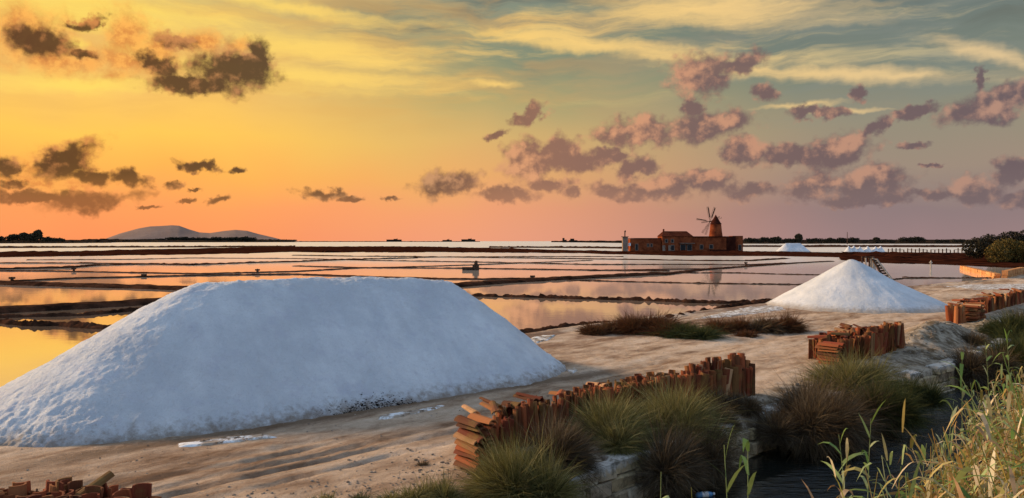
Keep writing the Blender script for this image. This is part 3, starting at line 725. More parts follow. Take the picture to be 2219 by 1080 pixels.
def loose(root, n, srange, trange, zr, rootxy, sc=.82):
    for i in range(n):
        s = random.uniform(*srange); t = random.uniform(*trange); x, y = st2xy(s, t)
        M = Matrix.Translation((x - rootxy[0], y - rootxy[1], gz(x, y) + random.uniform(*zr))) @ Matrix.Rotation(random.gauss(2.0, .6), 4, 'Z') @ Matrix.Rotation(R(90) + random.gauss(0, .14), 4, 'Y') @ Matrix.Rotation(R(90) + random.gauss(0, .35), 4, 'Z') @ Matrix.Scale(sc, 4)
        put_tile(root, (0, 0, 0), (0, 0, 0)).matrix_local = M
def tile_stack(s, t, label, fn):
    x, y = st2xy(s, t); root = empty('tile_stack', (x, y, 0), label=label, category='roof tiles', group='stacks of roof tiles along the canal')
    fn(root, (x, y)); return root
def A(root, o):
    path = [(.30, .0), (1.2, -.12), (2.4, -.15), (3.6, -.05), (4.6, .15), (5.9, .5)]
    stack_row(root, path, 140, 0, rootxy=o, hs=1.06)
    stack_row(root, [(.9, -.35), (2.4, -.38), (3.6, -.25), (4.6, -.05), (5.7, .25)], 86, 0, rootxy=o, hs=1.04)
    stack_row(root, [(4.85, .05), (5.3, .18), (5.9, .38)], 26, 0, base=.13, rootxy=o, hs=1.12)
    flat_stack(root, .06, .14, 9, 2, o, yaw=-.25, ln=.058)
    loose(root, 13, (.5, 3.0), (-.36, -.12), (.44, .47), o)
tile_stack(3, 0, 'longest curved row of terracotta roof tiles stood on end behind the grass tussocks', A)
def Bs(root, o):
    flat_stack(root, 9.75, .35, 7, 2, o, yaw=-.2, ln=.058)
    stack_row(root, [(10.0, .45), (11.0, .62), (12.6, .70)], 46, rootxy=o, hs=1.1)
    stack_row(root, [(10.2, .1), (11.4, .2), (12.9, .30)], 46, rootxy=o, hs=1.12)
    stack_row(root, [(11.6, .55), (12.9, .8)], 30, base=.12, rootxy=o, hs=1.12)
    stack_row(root, [(10.3, -.2), (11.4, -.1), (12.9, 0)], 40, rootxy=o, hs=1.1)
    loose(root, 12, (10.1, 12.4), (-.1, .4), (.46, .54), o)
tile_stack(11, .4, 'middle heap of red roof tiles leading up to the chalky mound', Bs)
def Cs(root, o):
    stack_row(root, [(20.0, .30), (20.3, .45)], 8, rootxy=o, hs=1.3)
    for k in range(3): flat_stack(root, 20.5 + k * .34, .62, 8, 2, o, yaw=random.uniform(-.1, .1), ln=.058, base=.02)
    stack_row(root, [(20.3, .1), (23, .2), (27, .3), (31, .4)], 110, rootxy=o, hs=1.2)
    loose(root, 24, (20.3, 30), (.05, .5), (.46, .58), o)
tile_stack(24, .3, 'farthest row of roof tiles, beyond the chalky mound at the right edge', Cs)
def Ds(root, o):
    # lower left foreground heap
    for r_, yo in enumerate((5.52, 5.68, 5.84)):
        for i in range(30):
            x = -4.1 + i * .052 + random.gauss(0, .01); hump = .14 - .16 * max(0, (x + 3.0) / .5) ** 2 + random.gauss(0, .015) - .05 * max(0, (-3.5 - x) / .5)
            if i % 5 == 0: fc = random.choice((R(90), R(-90), 0.0, R(180), R(45)))
            put_tile(root, (x - o[0], yo - o[1], gz(x, yo) + hump - .02 + random.gauss(0, .02)), (random.gauss(0, .1), random.gauss(0, .1), fc + random.gauss(0, .3)), random.uniform(1.0, 1.15))
    x = -3.12; M = Matrix.Translation((x - o[0], 5.66 - o[1], .56)) @ Matrix.Rotation(1.0, 4, 'Z') @ Matrix.Rotation(R(66), 4, 'Y') @ Matrix.Rotation(R(100), 4, 'Z') @ Matrix.Scale(.7, 4)
    put_tile(root, (0, 0, 0), (0, 0, 0)).matrix_local = M
rootD = empty('tile_stack', (-3.3, 5.7, 0), label='nearest heap of roof tiles, only its tops showing below the salt ridge', category='roof tiles', group='stacks of roof tiles along the canal')
Ds(rootD, (-3.3, 5.7))

# ------------------------------------------------------------------ tufa canal wall, block by block
def block_mesh(seed, lx, ly, lz):
    bm = bmesh.new(); bmesh.ops.create_cube(bm, size=1)
    rr = random.Random(seed)
    bmesh.ops.bevel(bm, geom=bm.edges[:], offset=.09, segments=1, affect='EDGES')
    for v in bm.verts:
        v.co.x = v.co.x * lx + rr.gauss(0, .008); v.co.y = v.co.y * ly + rr.gauss(0, .012); v.co.z = v.co.z * lz + rr.gauss(0, .006)
    me = bpy.data.meshes.new('stone_block'); bm.to_mesh(me); bm.free(); me.materials.append(MAT['block']); return me
BL = [block_mesh(i, l, .26, .165) for i, l in enumerate((.34, .42, .5, .38, .46, .3))]
BLL = (.34, .42, .5, .38, .46, .3)
wx, wy = st2xy(8, 1.4)
wall = empty('canal_wall', (wx, wy, -.6), label='low retaining wall of pale tufa blocks along the tile side of the canal', category='wall')
for course in range(4):
    s = -1.0 + course * .13
    while s < 21 + random.random():
        k = random.randrange(6); l = BLL[k]
        sm_ = s + l / 2; t = float(wall_t(sm_)); t2 = float(wall_t(sm_ + .1))
        x, y = st2xy(sm_, t - .02 + random.gauss(0, .018) - course * .012)
        if random.random() > (.0, .03, .06, .28)[course]:
            o = bpy.data.objects.new('stone_block', BL[k]); COL.objects.link(o); o.parent = wall
            o.location = (x - wx, y - wy, -.66 + course * .172 + .6 + random.gauss(0, .006))
            o.rotation_euler = (random.gauss(0, .03), random.gauss(0, .02), DANG + math.atan2(t2 - t, .1) * -1 + random.gauss(0, .04))
        s += l + .012

# ------------------------------------------------------------------ grass tussocks
def blades(n, r, h, w, seed, droop=.35, seg=3):
    """a fountain of blades fanning out of one root into a rounded dome"""
    g = np.random.default_rng(seed)
    th = g.random(n) * 2 * np.pi; phi = np.arccos(1 - g.random(n) * 1.12)
    lob = 1 + .20 * np.sin(th * 2 + seed) + .13 * np.sin(th * 5 + 2 * seed + phi * 4) + .08 * np.sin(phi * 7 + seed)
    sp, cp = np.sin(phi), np.cos(phi)
    env = 1 / np.sqrt((sp / r) ** 2 + (cp / h) ** 2)
    ln = env * lob * (.50 + .50 * g.random(n) ** .6 + .22 * (g.random(n) > .93))
    kc = 6; ca = g.random(kc) * 6.28 + np.arange(kc) * 1.05; cr = g.uniform(.15, .62, kc) * r; pick = g.integers(0, kc, n)
    base = np.stack([cr[pick] * np.cos(ca[pick]), cr[pick] * np.sin(ca[pick]), np.zeros(n)], 1) + g.normal(0, .07, (n, 3)) * np.array([r, r, 0])
    hs_ = g.uniform(.62, 1.0, kc); hs_[0] = 1.05; ln = ln * hs_[pick] * .86
    d = np.stack([sp * np.cos(th), sp * np.sin(th), cp], 1) + g.normal(0, .24, (n, 3)); d /= np.linalg.norm(d, axis=1)[:, None]
    side = np.cross(d, g.normal(size=(n, 3))); side /= np.linalg.norm(side, axis=1)[:, None]
    V = []; us = np.linspace(0, 1, seg + 1); dr = droop * (.3 + 1.5 * g.random(n)); bend = g.normal(0, .22, (n, 2)) + np.array([.10, .05])
    for i, u in enumerate(us):
        c = base + d * (ln * u)[:, None]; c[:, 2] += ln * (.22 * u - dr * (.35 + sp) * u ** 2.2); c[:, :2] += bend * (ln * u ** 2)[:, None]
        ww = w * (1 - .75 * u) * (.6 + .8 * g.random(n)) / 2
        if i < seg: V += [c - side * ww[:, None], c + side * ww[:, None]]
        else: V += [c]
    V = np.stack(V, 1); k = V.shape[1]
    b = np.arange(n)[:, None] * k
    quads = [np.concatenate([b + 2 * i, b + 2 * i + 1, b + 2 * i + 3, b + 2 * i + 2], 1) for i in range(seg - 1)]
    tri = np.concatenate([b + 2 * (seg - 1), b + 2 * (seg - 1) + 1, b + 2 * seg], 1)
    return V.reshape(-1, 3), quads, tri
def blade_mesh(name, mats, *a, **k):
    V, quads, tri = blades(*a, **k)
    Fq = np.concatenate(quads, 0)
    faces = np.concatenate([Fq[:, [0, 1, 2]], Fq[:, [0, 2, 3]], tri], 0)
    return mesh_np(name, V, faces, mats, smooth=False)
def core_mesh(r, h, seed):
    bm = bmesh.new(); bmesh.ops.create_icosphere(bm, subdivisions=3, radius=1)
    co = np.array([v.co[:] for v in bm.verts])
    nz = 1 + .3 * fbm(co[:, 0] * 2 + seed, co[:, 1] * 2 + co[:, 2], 3)
    for v, q in zip(bm.verts, nz): v.co = Vector((v.co.x * r * .36 * q, v.co.y * r * .36 * q, max(v.co.z, -.2) * h * .34 * q))
    me = bpy.data.meshes.new('woody_core'); bm.to_mesh(me); bm.free(); me.materials.append(MAT['core']); return me
BASES = {}
def tussock(px, py, wpx, hpx, kind, label, n=5200, z=None, name='grass_tussock', cat='grass tussock', group='grass tussocks on the canal bank', w=.009, Y=None, zb=None, spread=.85):
    """px,py: foot of the clump in the photograph"""
    if zb is None: zb = -.08
    x, Y = P(px, py, zb)
    z = gz(x, Y) if z is None else z
    if Y < 18 and name == 'grass_tussock' and z < -.5: z = -.3
    r = wpx / F * Y / 2 * 1.22; h = hpx / F * Y * 1.16; n = int(n * 1.8)
    root = empty(name, (x, Y, z - .02), random.uniform(0, 6), label=label, category=cat, group=group)
    link('blades', blade_mesh('blades', [MAT[kind]], n, r, h, w * .72 * max(1, Y / 11), int(px)), root)
    link('woody_core', core_mesh(r, h, int(px)), root)
    return root
T_ = [(1130, 1058, 235, 135, 'tus', 'big bushy olive tussock spilling in front of the left end of the long tile row', 13000, -.05),
 (1222, 1022, 140, 122, 'tusd', 'purplish dark tussock beside the nearest exposed wall blocks', 8000, -.12),
 (1335, 965, 180, 112, 'tus', 'pale green tussock before the middle of the long tile row', 11000, -.05),
 (1450, 935, 210, 108, 'tus', 'broad bright green tussock between the two exposed pieces of canal wall', 13000, -.05),
 (1505, 975, 150, 100, 'tusd', 'dark brown tussock trailing over the canal below the tall end of the tile row', 7000, -.18),
 (1445, 1010, 160, 120, 'tusd', 'dark hanging tussock right above the shaded canal water', 9000, -.25),
 (1605, 885, 130, 46, 'tusd', 'low brown tussock at the foot of the tallest standing tiles', 5000, -.05),
 (1755, 890, 205, 108, 'tusd', 'rounded olive brown tussock filling the gap between the long row and the middle heap', 13000, -.08),
 (1695, 925, 95, 66, 'tusd', 'small purplish tussock left of a larger one, over the grey wall stones', 4500, -.2),
 (1800, 925, 90, 60, 'tusd', 'hanging brown tussock on the wall below the golden one', 4000, -.3),
 (1850, 836, 150, 92, 'tus', 'golden tussock growing in front of the middle tile heap', 7500, -.05),
 (1925, 880, 125, 105, 'green', 'dark green bush hanging over the wall below the middle tile heap', 9000, -.15),
 (1960, 840, 90, 60, 'green', 'smaller dark green bush touching the left foot of the chalky mound', 4500, -.1),
 (1560, 925, 90, 60, 'tusd', 'brown sprawling tussock left of the grey topped wall stones', 4500, -.15),
 (1905, 905, 120, 80, 'tusd', 'shadowy brown tussock reaching down to the water below the dark green bush', 6000, -.35),
 (1990, 870, 80, 60, 'green', 'dark ivy like bush hanging to the water left of the bare wall stretch', 4500, -.3),
 (2115, 735, 70, 30, 'tusd', 'low grey brown tussock at the top right of the chalky mound', 3000, .05),
 (2125, 790, 110, 70, 'tusd', 'dark heathery tussock over the wall right of the chalky mound', 6500, -.15),
 (2195, 770, 110, 80, 'green', 'dark leafy bush over the canal near the right edge', 6000, -.15),
 (2180, 722, 130, 62, 'green', 'large dark green bush in front of the farthest tile row', 7500, 0),
 (2235, 700, 90, 50, 'tusd', 'brown bush cut by the right edge of the view', 3500, .05),
 (955, 1080, 95, 72, 'tus', 'small yellow green tuft growing on the pebbly verge at the end of the tile row', 4500, 0),
 (880, 1098, 130, 46, 'tus', 'sparse low tuft at the bottom edge of the verge', 3000, 0),
 (1000, 1098, 70, 50, 'green', 'dark little plant between the yellow tuft and the flat tile pile', 2200, 0),
 (700, 1098, 70, 34, 'tus', 'tiny tuft at the bottom edge left of the pebbly verge', 1100, 0),
 (775, 1096, 70, 30, 'green', 'tiny dark green weed at the bottom edge of the pebbly verge', 1000, 0),
 (922, 1006, 36, 14, 'tusd', 'little withered sprig alone on the pink verge', 500, 0)]
for a in T_: tussock(*a[:6], n=a[6], zb=a[7])
G2 = 'scrub bushes on the pan shore'
for a in [(1290, 722, 54, 22, 'red', 'low ragged rusty bush, left end of the shore scrub', 1800), (1330, 720, 40, 26, 'red', 'spiky low rusty bush left of the tall round one', 1500),
          (1378, 718, 66, 38, 'red', 'tall round rusty bush on the pan shore', 4200), (1445, 722, 90, 36, 'red', 'widest rusty dome bush in the middle of the shore scrub', 5200),
          (1505, 730, 95, 26, 'green', 'dark green low bush creeping out to the right of the rusty dome', 3600), (1568, 718, 56, 30, 'red', 'first small rusty tuft right of the green bush', 2400),
          (1606, 716, 50, 30, 'red', 'second small rusty tuft in the right hand row of shore scrub', 2200), (1648, 718, 56, 28, 'tusd', 'olive clump behind the white stone on the shore', 2400),
          (1688, 716, 66, 34, 'red', 'round rusty bush ending the shore scrub towards the salt cone', 3000), (1618, 727, 40, 13, 'red', 'flat little rusty mat in front of the shore scrub', 900)]:
    tussock(a[0], a[1] + 1, a[2] * 1.35, a[3] * 1.22, a[4], a[5], n=int(a[6] * 1.5), name='shore_bush', cat='bush', group=G2, w=.010, zb=0.0)

# ------------------------------------------------------------------ reeds
def ribbon(V, Fc, pts, side, widths):
    b = len(V); n = len(pts)
    for i, p in enumerate(pts):
        if i < n - 1: V += [p - side * widths[i], p + side * widths[i]]
        else: V.append(p)
    for i in range(n - 2): Fc.append((b + 2 * i, b + 2 * i + 1, b + 2 * i + 3, b + 2 * i + 2))
    Fc.append((b + 2 * (n - 2), b + 2 * (n - 2) + 1, b + 2 * (n - 1)))
def reed_geo(rr, h, nl, lean=.12, leaf=.3, lw=.014):
    SV, SF, LV, LF = [], [], [], []
    a0 = rr.uniform(0, 6.28); lx, ly = math.cos(a0) * lean * rr.random(), math.sin(a0) * lean * rr.random()
    stem = [Vector((lx * h * u * u, ly * h * u * u, h * u)) for u in (0, .35, .7, 1)]
    for i, p in enumerate(stem):
        r = .006 * (1 - .6 * i / 3)
        for j in range(4): SV.append(p + Vector((r * math.cos(j * 1.57), r * math.sin(j * 1.57), 0)))
    for i in range(3):
        for j in range(4): SF.append((i * 4 + j, i * 4 + (j + 1) % 4, (i + 1) * 4 + (j + 1) % 4, (i + 1) * 4 + j))
    for k in range(nl):
        u = .25 + .75 * (k + rr.random() * .5) / nl; p0 = Vector((lx * h * u * u, ly * h * u * u, h * u))
        a = a0 + k * 2.6 + rr.gauss(0, .5); up = rr.uniform(.35, 1.25) if u < .9 else rr.uniform(1.0, 1.5)
        L = leaf * rr.uniform(.6, 1.25); dr = rr.uniform(.3, 2.2)
        d = Vector((math.cos(a), math.sin(a), 0)); pts = []
        for v in (0, .25, .5, .75, 1):
            pts.append(p0 + d * (L * v * math.cos(up) * (1 + .1 * v)) + Vector((0, 0, L * (math.sin(up) * v - dr * .5 * v ** 2.2))))
        side = Vector((-math.sin(a), math.cos(a), rr.gauss(0, .5))).normalized()
        wd = lw * rr.uniform(.7, 1.3)
        ribbon(LV, LF, pts, side, [wd * .5, wd, wd * .9, wd * .55, 0])
    return SV, SF, LV, LF
def bank_z(s, t): return gz(*st2xy(s, t))
def reed_bed(name, n, srange, trange, mt, hr, seed, label_):
    rr = random.Random(seed); V, Fc = [], []
    for i in range(n):
        u = rr.random(); s = srange[0] + (srange[1] - srange[0]) * u ** 1.3; t = rr.uniform(*trange)
        if t < 3.75 + .45 * max(0, 1 - max(s, 0) / 6) + .2 * math.sin(s * 1.7): continue
        x, y = st2xy(s, t)
        if y < 3.4: continue
        if (x - 0) ** 2 + y ** 2 < 3.6 ** 2: continue
        z = max(gz(x, y), -.65)
        if z > .9: continue
        h = rr.uniform(*hr) * (1 if t > 3.6 else .85)
        zc = H - .02 - (y / F) * 0
        for Vs, Fs in (reed_geo(rr, h, rr.randint(6, 10), leaf=.34, lw=.007 + .008 * rr.random(), lean=.35)[k:k + 2] for k in (0, 2)):
            b = len(V); V += [v + Vector((x, y, z)) for v in Vs]; Fc += [tuple(b + q for q in f) for f in Fs]
    o = link(name, mesh_np(name, V, Fc, [MAT[mt]], smooth=False), kind='stuff', label=label_, category='reeds')
reed_bed('reed_bed', 1450, (-3.5, 26), (3.55, 5.4), 'reedd', (.65, 1.2), 3, 'dense bed of dry yellow reeds on the right bank of the canal')
reed_bed('reed_bed', 420, (-3.0, 26), (3.45, 5.4), 'reedg', (.75, 1.35), 4, 'green shoots growing among the dry reeds on the right bank')
def reed(px, pytop, Y, h, mt, label, nl=8, seed=0, leaf=.38):
    p = Q(px, pytop, Y); rr = random.Random(seed)
    SV, SF, LV, LF = reed_geo(rr, h, nl, lean=.12, leaf=leaf, lw=.019)
    root = empty('reed', (p.x, p.y, p.z - h), label=label, category='reed', group='tall reeds standing in the canal')
    link('stem', mesh_np('stem', SV, SF, [MAT[mt]]), root); link('leaves', mesh_np('leaves', LV, LF, [MAT[mt]], smooth=False), root)
G = [(1585, 965, 5.6, 'reedg', 'fresh green reed rising at the bottom edge, left of its close twin', 9), (1622, 960, 5.7, 'reedg', 'fresh green reed at the bottom edge, right of its close twin', 9),
     (1430, 1022, 6.6, 'reedg', 'thin pale shoot farthest left over the dark canal', 3), (1835, 940, 7.6, 'reedg', 'tall green reed with drooping leaves standing alone over the dark water', 9),
     (1880, 905, 8.2, 'reedg', 'upright green reed just right of the one with drooping leaves', 8), (1815, 970, 7.2, 'reedd', 'bent dry stalk with an arching leaf, left of the green reeds', 6),
     (1990, 960, 7.6, 'reedg', 'small dark forked stalk against the bright patch of water', 4), (2050, 870, 8.8, 'reedg', 'short green reed at the water corner of the reed bed', 7),
     (2085, 765, 11.0, 'reedg', 'tall reed with many whitish blades at the top left of the reed bed', 12), (2145, 745, 12.2, 'reedg', 'tallest reed of the bed, pale stem against the dark bush', 10),
     (2190, 725, 13.0, 'reedg', 'tall reed near the right edge with silvery drooping blades', 12), (2120, 830, 9.5, 'reedg', 'bright green reed leaning over the upper reed bed', 9),
     (2180, 800, 10.0, 'reedg', 'leafy lime green reed close to the right edge', 11), (1510, 1060, 6.3, 'reedd', 'dry leaning tip beside the blue bottle', 2)]
for i, (px, py, Y, mt, lb, nl) in enumerate(G):
    x = (px - CX) / F * Y; z0 = max(gz(x, Y), -.62); top = H - (py - HZ) / F * Y
    reed(px, py, Y, max(.5, top - z0), mt, lb, nl=nl, seed=50 + i)

# ------------------------------------------------------------------ windmill and saltworks buildings
YM = 186.0
def mz(py): return H - (py - HZ) / F * YM
def mx(px, Y=None): return (px - CX) / F * (Y or YM)
Z0 = .05
def wall_block(root, x0, x1, ytop, y0, depth, name='wall', m='plaster', ytop2=None):
    zt = mz(ytop); zt2 = mz(ytop2 if ytop2 is not None else ytop)
    X0, X1 = mx(x0), mx(x1)
    vs_ = [(X0, y0, Z0), (X1, y0, Z0), (X1, y0 + depth, Z0), (X0, y0 + depth, Z0), (X0, y0, zt), (X1, y0, zt2), (X1, y0 + depth, zt2), (X0, y0 + depth, zt)]
    b = MB(); b.add([Vector(v) - root.location for v in vs_], [(0, 1, 5, 4), (1, 2, 6, 5), (2, 3, 7, 6), (3, 0, 4, 7), (4, 5, 6, 7), (3, 2, 1, 0)])
    return b.obj(name, MAT[m], root)
def opening(root, px, py, wpx, hpx, y0, name='window', m='hole', frame='pale', sill=True):
    x = mx(px); z = mz(py); w = wpx / F * YM; h = hpx / F * YM
    f = MB(); t_ = .09
    for sx in (-1, 1): f.box(Vector((x + sx * (w / 2 + t_ / 2), y0 - .05, z)) - root.location, (t_, .10, h + 2 * t_))
    for sz in (-1, 1): f.box(Vector((x, y0 - .05, z + sz * (h / 2 + t_ / 2))) - root.location, (w, .10, t_))
    fr = f.obj(name, MAT[frame], root)
    g = MB(); g.box(Vector((x, y0 - .02, z)) - root.location, (w, .05, h)); g.obj('pane' if name == 'window' else 'leaf', MAT[m], fr)
    return fr
mill = empty('windmill', (mx(1551, YM + 4), YM + 4, Z0), label='old stone salt windmill with a conical cap and lattice sails', category='windmill')
def tower():
    b = MB(); k = 20; cx = mx(1551); cy = YM + 4
    rows = [(545, 15.6), (513, 15), (500, 13.2), (484, 11.6)]
    pts = []; fs_ = []
    for i, (py, rp) in enumerate(rows):
        r = rp / F * YM
        for j in range(k): a = 2 * math.pi * j / k; pts.append((r * math.cos(a), r * math.sin(a), mz(py) - Z0))
    for i in range(len(rows) - 1):
        for j in range(k): fs_.append((i * k + j, i * k + (j + 1) % k, (i + 1) * k + (j + 1) % k, (i + 1) * k + j))
    b.add(pts, fs_); b.obj('tower', MAT['plaster'], mill, smooth=True)
    c = MB(); r = 13.0 / F * YM; z1 = mz(484.5) - Z0; z2 = mz(464) - Z0
    vs_ = [(r * math.cos(2 * math.pi * j / k), r * math.sin(2 * math.pi * j / k), z1 - .08) for j in range(k)] + [(r * math.cos(2 * math.pi * j / k), r * math.sin(2 * math.pi * j / k), z1) for j in range(k)] + \
          [(r * .86 * math.cos(2 * math.pi * j / k), r * .86 * math.sin(2 * math.pi * j / k), z1 + .12) for j in range(k)] + [(0, 0, z2)]
    fs_ = [tuple(reversed(range(k)))] + [(q * k + j, q * k + (j + 1) % k, (q + 1) * k + (j + 1) % k, (q + 1) * k + j) for q in range(2) for j in range(k)] + [(2 * k + j, 2 * k + (j + 1) % k, 3 * k) for j in range(k)]
    c.add(vs_, fs_); c.obj('cap', MAT['plaster2'], mill)
    # sail wheel, on the far left side of the cap
    hub = Vector((mx(1538.5, YM + 6), YM + 6.0, mz(479))) - Vector(mill.location)
    s = MB(); s.tube([hub + Vector((1.4, -1.5, .0)), hub + Vector((-.15, .25, 0))], .13, 8); s.obj('windshaft', MAT['wood'], mill)
    for (ang, ln, wd) in ((-9, 33.5, 4.6), (19, 33.5, 4.6), (-80, 31, 3.2), (-97, 19, 2.2), (-146, 31, 3.4), (-161, 31, 3.4), (64, 24, 2.6), (95, 20, 2.4), (130, 26, 2.6)):
        a = R(ang); L = ln / F * YM; W = wd / F * YM / 2
        d = Vector((math.sin(a), 0, math.cos(a))); n = Vector((math.cos(a), .35, -math.sin(a)))
        q = MB(); q.bar(hub, hub + d * L, .07)
        q.bar(hub + d * L * .22 - n * W, hub + d * L - n * W * 1.25, .035); q.bar(hub + d * L * .22 + n * W, hub + d * L + n * W * 1.25, .035)
        for u in np.linspace(.24, 1, 9): q.bar(hub + d * L * u - n * W * (.97 + .28 * (u - .22)), hub + d * L * u + n * W * (.97 + .28 * (u - .22)), .03)
        so = q.obj('sail', MAT['wood'], mill)
        if ang in (-9, 19, -80):
            cl = MB(); m_ = hub + d * L * .62
            M = Matrix((n.normalized(), n.normalized().cross(d), d)).transposed()
            cl.box(m_ + n.normalized() * W * .5, (W * .85, .015, L * .66), rot=M); cl.obj('sail_boards', MAT['wood'], so)
    e = MB(); p = Vector((mx(1557, YM + 4), YM + 4, mz(474))) - Vector(mill.location); e.bar(p, p + Vector((.75, 0, .25)), .06); e.bar(p + Vector((.55, 0, .1)), p + Vector((.7, 0, .5)), .05); e.obj('tail_pole', MAT['wood'], mill)
tower()
house = empty('saltworks_house', (mx(1468), YM, Z0), label='two storey saltworks house with hipped roof left of the windmill', category='house')
wall_block(house, 1435, 1501, 512.5, YM, 6)
def hip():
    b = MB(); z1 = mz(512.4); z2 = mz(501); x0, x1 = mx(1434), mx(1502); xa, xb = mx(1442), mx(1494); y0, y1 = YM - .25, YM + 6.25
    vs_ = [(x0, y0, z1), (x1, y0, z1), (x1, y1, z1), (x0, y1, z1), (xa, YM + 3, z2), (xb, YM + 3, z2)]
    b.add([Vector(v) - house.location for v in vs_], [(0, 1, 5, 4), (1, 2, 5), (2, 3, 4, 5), (3, 0, 4), (3, 2, 1, 0)]); r = b.obj('roof', MAT['roof'], house)
    c = MB(); c.box(Vector((mx(1443), YM + 2.9, mz(500))) - house.location, (.35, .35, .8)); c.obj('chimney', MAT['plaster'], r)
hip()
for px, py in ((1444, 522.5), (1457, 522.5)): opening(house, px, py, 5, 6.5, YM, frame='pale')
for px, w, m in ((1438.5, 4.5, 'pale'), (1451, 4, 'pale')): opening(house, px, 538, w, 10, YM, 'door', m)
opening(house, 1457.5, 537.5, 6.5, 11, YM, 'door')
opening(house, 1480, 537, 10, 12, YM, 'door'); opening(house, 1494, 537, 9.5, 12, YM - .002, 'door')
b = MB(); b.box(Vector((mx(1488), YM - .5, mz(527.5))) - house.location, (32 / F * YM, 1.0, .12)); b.obj('canopy', MAT['pale'], house)
annex = empty('saltworks_annex', (mx(1400), YM + 1, Z0), label='long low reddish outbuilding joined to the left of the saltworks house', category='building')
wall_block(annex, 1369, 1434.4, 518, YM + 1, 5, ytop2=516)
b = MB(); b.box(Vector((mx(1401.5), YM + 3.5, mz(516.8) )) - annex.location, (65 / F * YM, 5.3, .14)); b.obj('roof', MAT['roof'], annex)
opening(annex, 1381, 536, 5, 13, YM + 1, 'door'); opening(annex, 1406, 532, 3.5, 6, YM + 1); opening(annex, 1413.5, 532, 3.5, 6, YM + 1)
wing = empty('mill_wing', (mx(1537), YM + .4, Z0), label='flat roofed wing with two dark windows below the windmill tower', category='building')
wall_block(wing, 1501.2, 1575, 513.6, YM + .4, 7)
opening(wing, 1521, 535.5, 6.5, 8.5, YM + .4); opening(wing, 1542, 535, 7, 8, YM + .4)
b = MB(); b.box(Vector((mx(1538), YM + .3, mz(513.2))) - wing.location, (74 / F * YM, .3, .16)); b.obj('coping', MAT['plaster2'], wing)
b = MB(); b.box(Vector((mx(1555), YM - .6, mz(543.5))) - wing.location, (34 / F * YM, .8, .5)); b.obj('bench', MAT['plaster2'], wing)
shed = empty('mill_storehouse', (mx(1596), YM + 1.5, Z0), label='boxy dark storehouse closing the right end of the mill buildings', category='building')
wall_block(shed, 1575.3, 1597, 512.5, YM + 1.0, 6, m='plaster2'); wall_block(shed, 1597.2, 1616, 511.3, YM + 2.2, 5, m='plaster')
opening(shed, 1609, 537, 5, 11, YM + 2.2, 'door')
hut = empty('pump_hut', (mx(1356.5), YM + 1, Z0), label='small square pale pump hut with a thin chimney standing left of the mill buildings', category='hut')
wall_block(hut, 1351, 1362, 514, YM + 1, 1.6, m='pale')
b = MB(); b.box(Vector((mx(1356.5), YM + 1.8, mz(513.4))) - hut.location, (1.5, 2.0, .14)); b.tube([Vector((mx(1356.5), YM + 1.8, mz(513))) - hut.location, Vector((mx(1356.5), YM + 1.8, mz(502))) - hut.location], .13, 8)
b.tube([Vector((mx(1356.6), YM + 1.8, mz(503))) - hut.location, Vector((mx(1357.5), YM + 1.8, mz(499.5))) - hut.location], [.24, .12], 8); b.obj('chimney', MAT['wood'], hut)
b = MB(); b.box(Vector((mx(1365.5), YM + .8, mz(530))) - hut.location, (.5, .5, .7)); b.obj('white_tank', MAT['whitep'], hut)

# ------------------------------------------------------------------ trees far off
def leaf_cloud(lobes, n, size, seed):
    g = np.random.default_rng(seed); V = []; 
    tot = sum(l[3] ** 2 for l in lobes)
    for (cx_, cy_, cz_, r, sq) in lobes:
        m = max(30, int(n * r * r / tot)); d = g.normal(size=(m, 3)); d /= np.linalg.norm(d, axis=1)[:, None]
        c = np.array([cx_, cy_, cz_]) + d * (r * (.45 + .6 * g.random(m) ** .6))[:, None] * np.array([1, 1, sq])
        a = g.normal(size=(m, 3)); a /= np.linalg.norm(a, axis=1)[:, None]; b_ = np.cross(a, g.normal(size=(m, 3))); b_ /= np.linalg.norm(b_, axis=1)[:, None]
        sz = size * (.5 + g.random(m))[:, None]
        V.append(np.stack([c - a * sz, c + b_ * sz * .6, c + a * sz, c - b_ * sz * .6], 1))
    V = np.concatenate(V, 0); k = len(V)
    return V.reshape(-1, 3), np.arange(k * 4).reshape(k, 4)
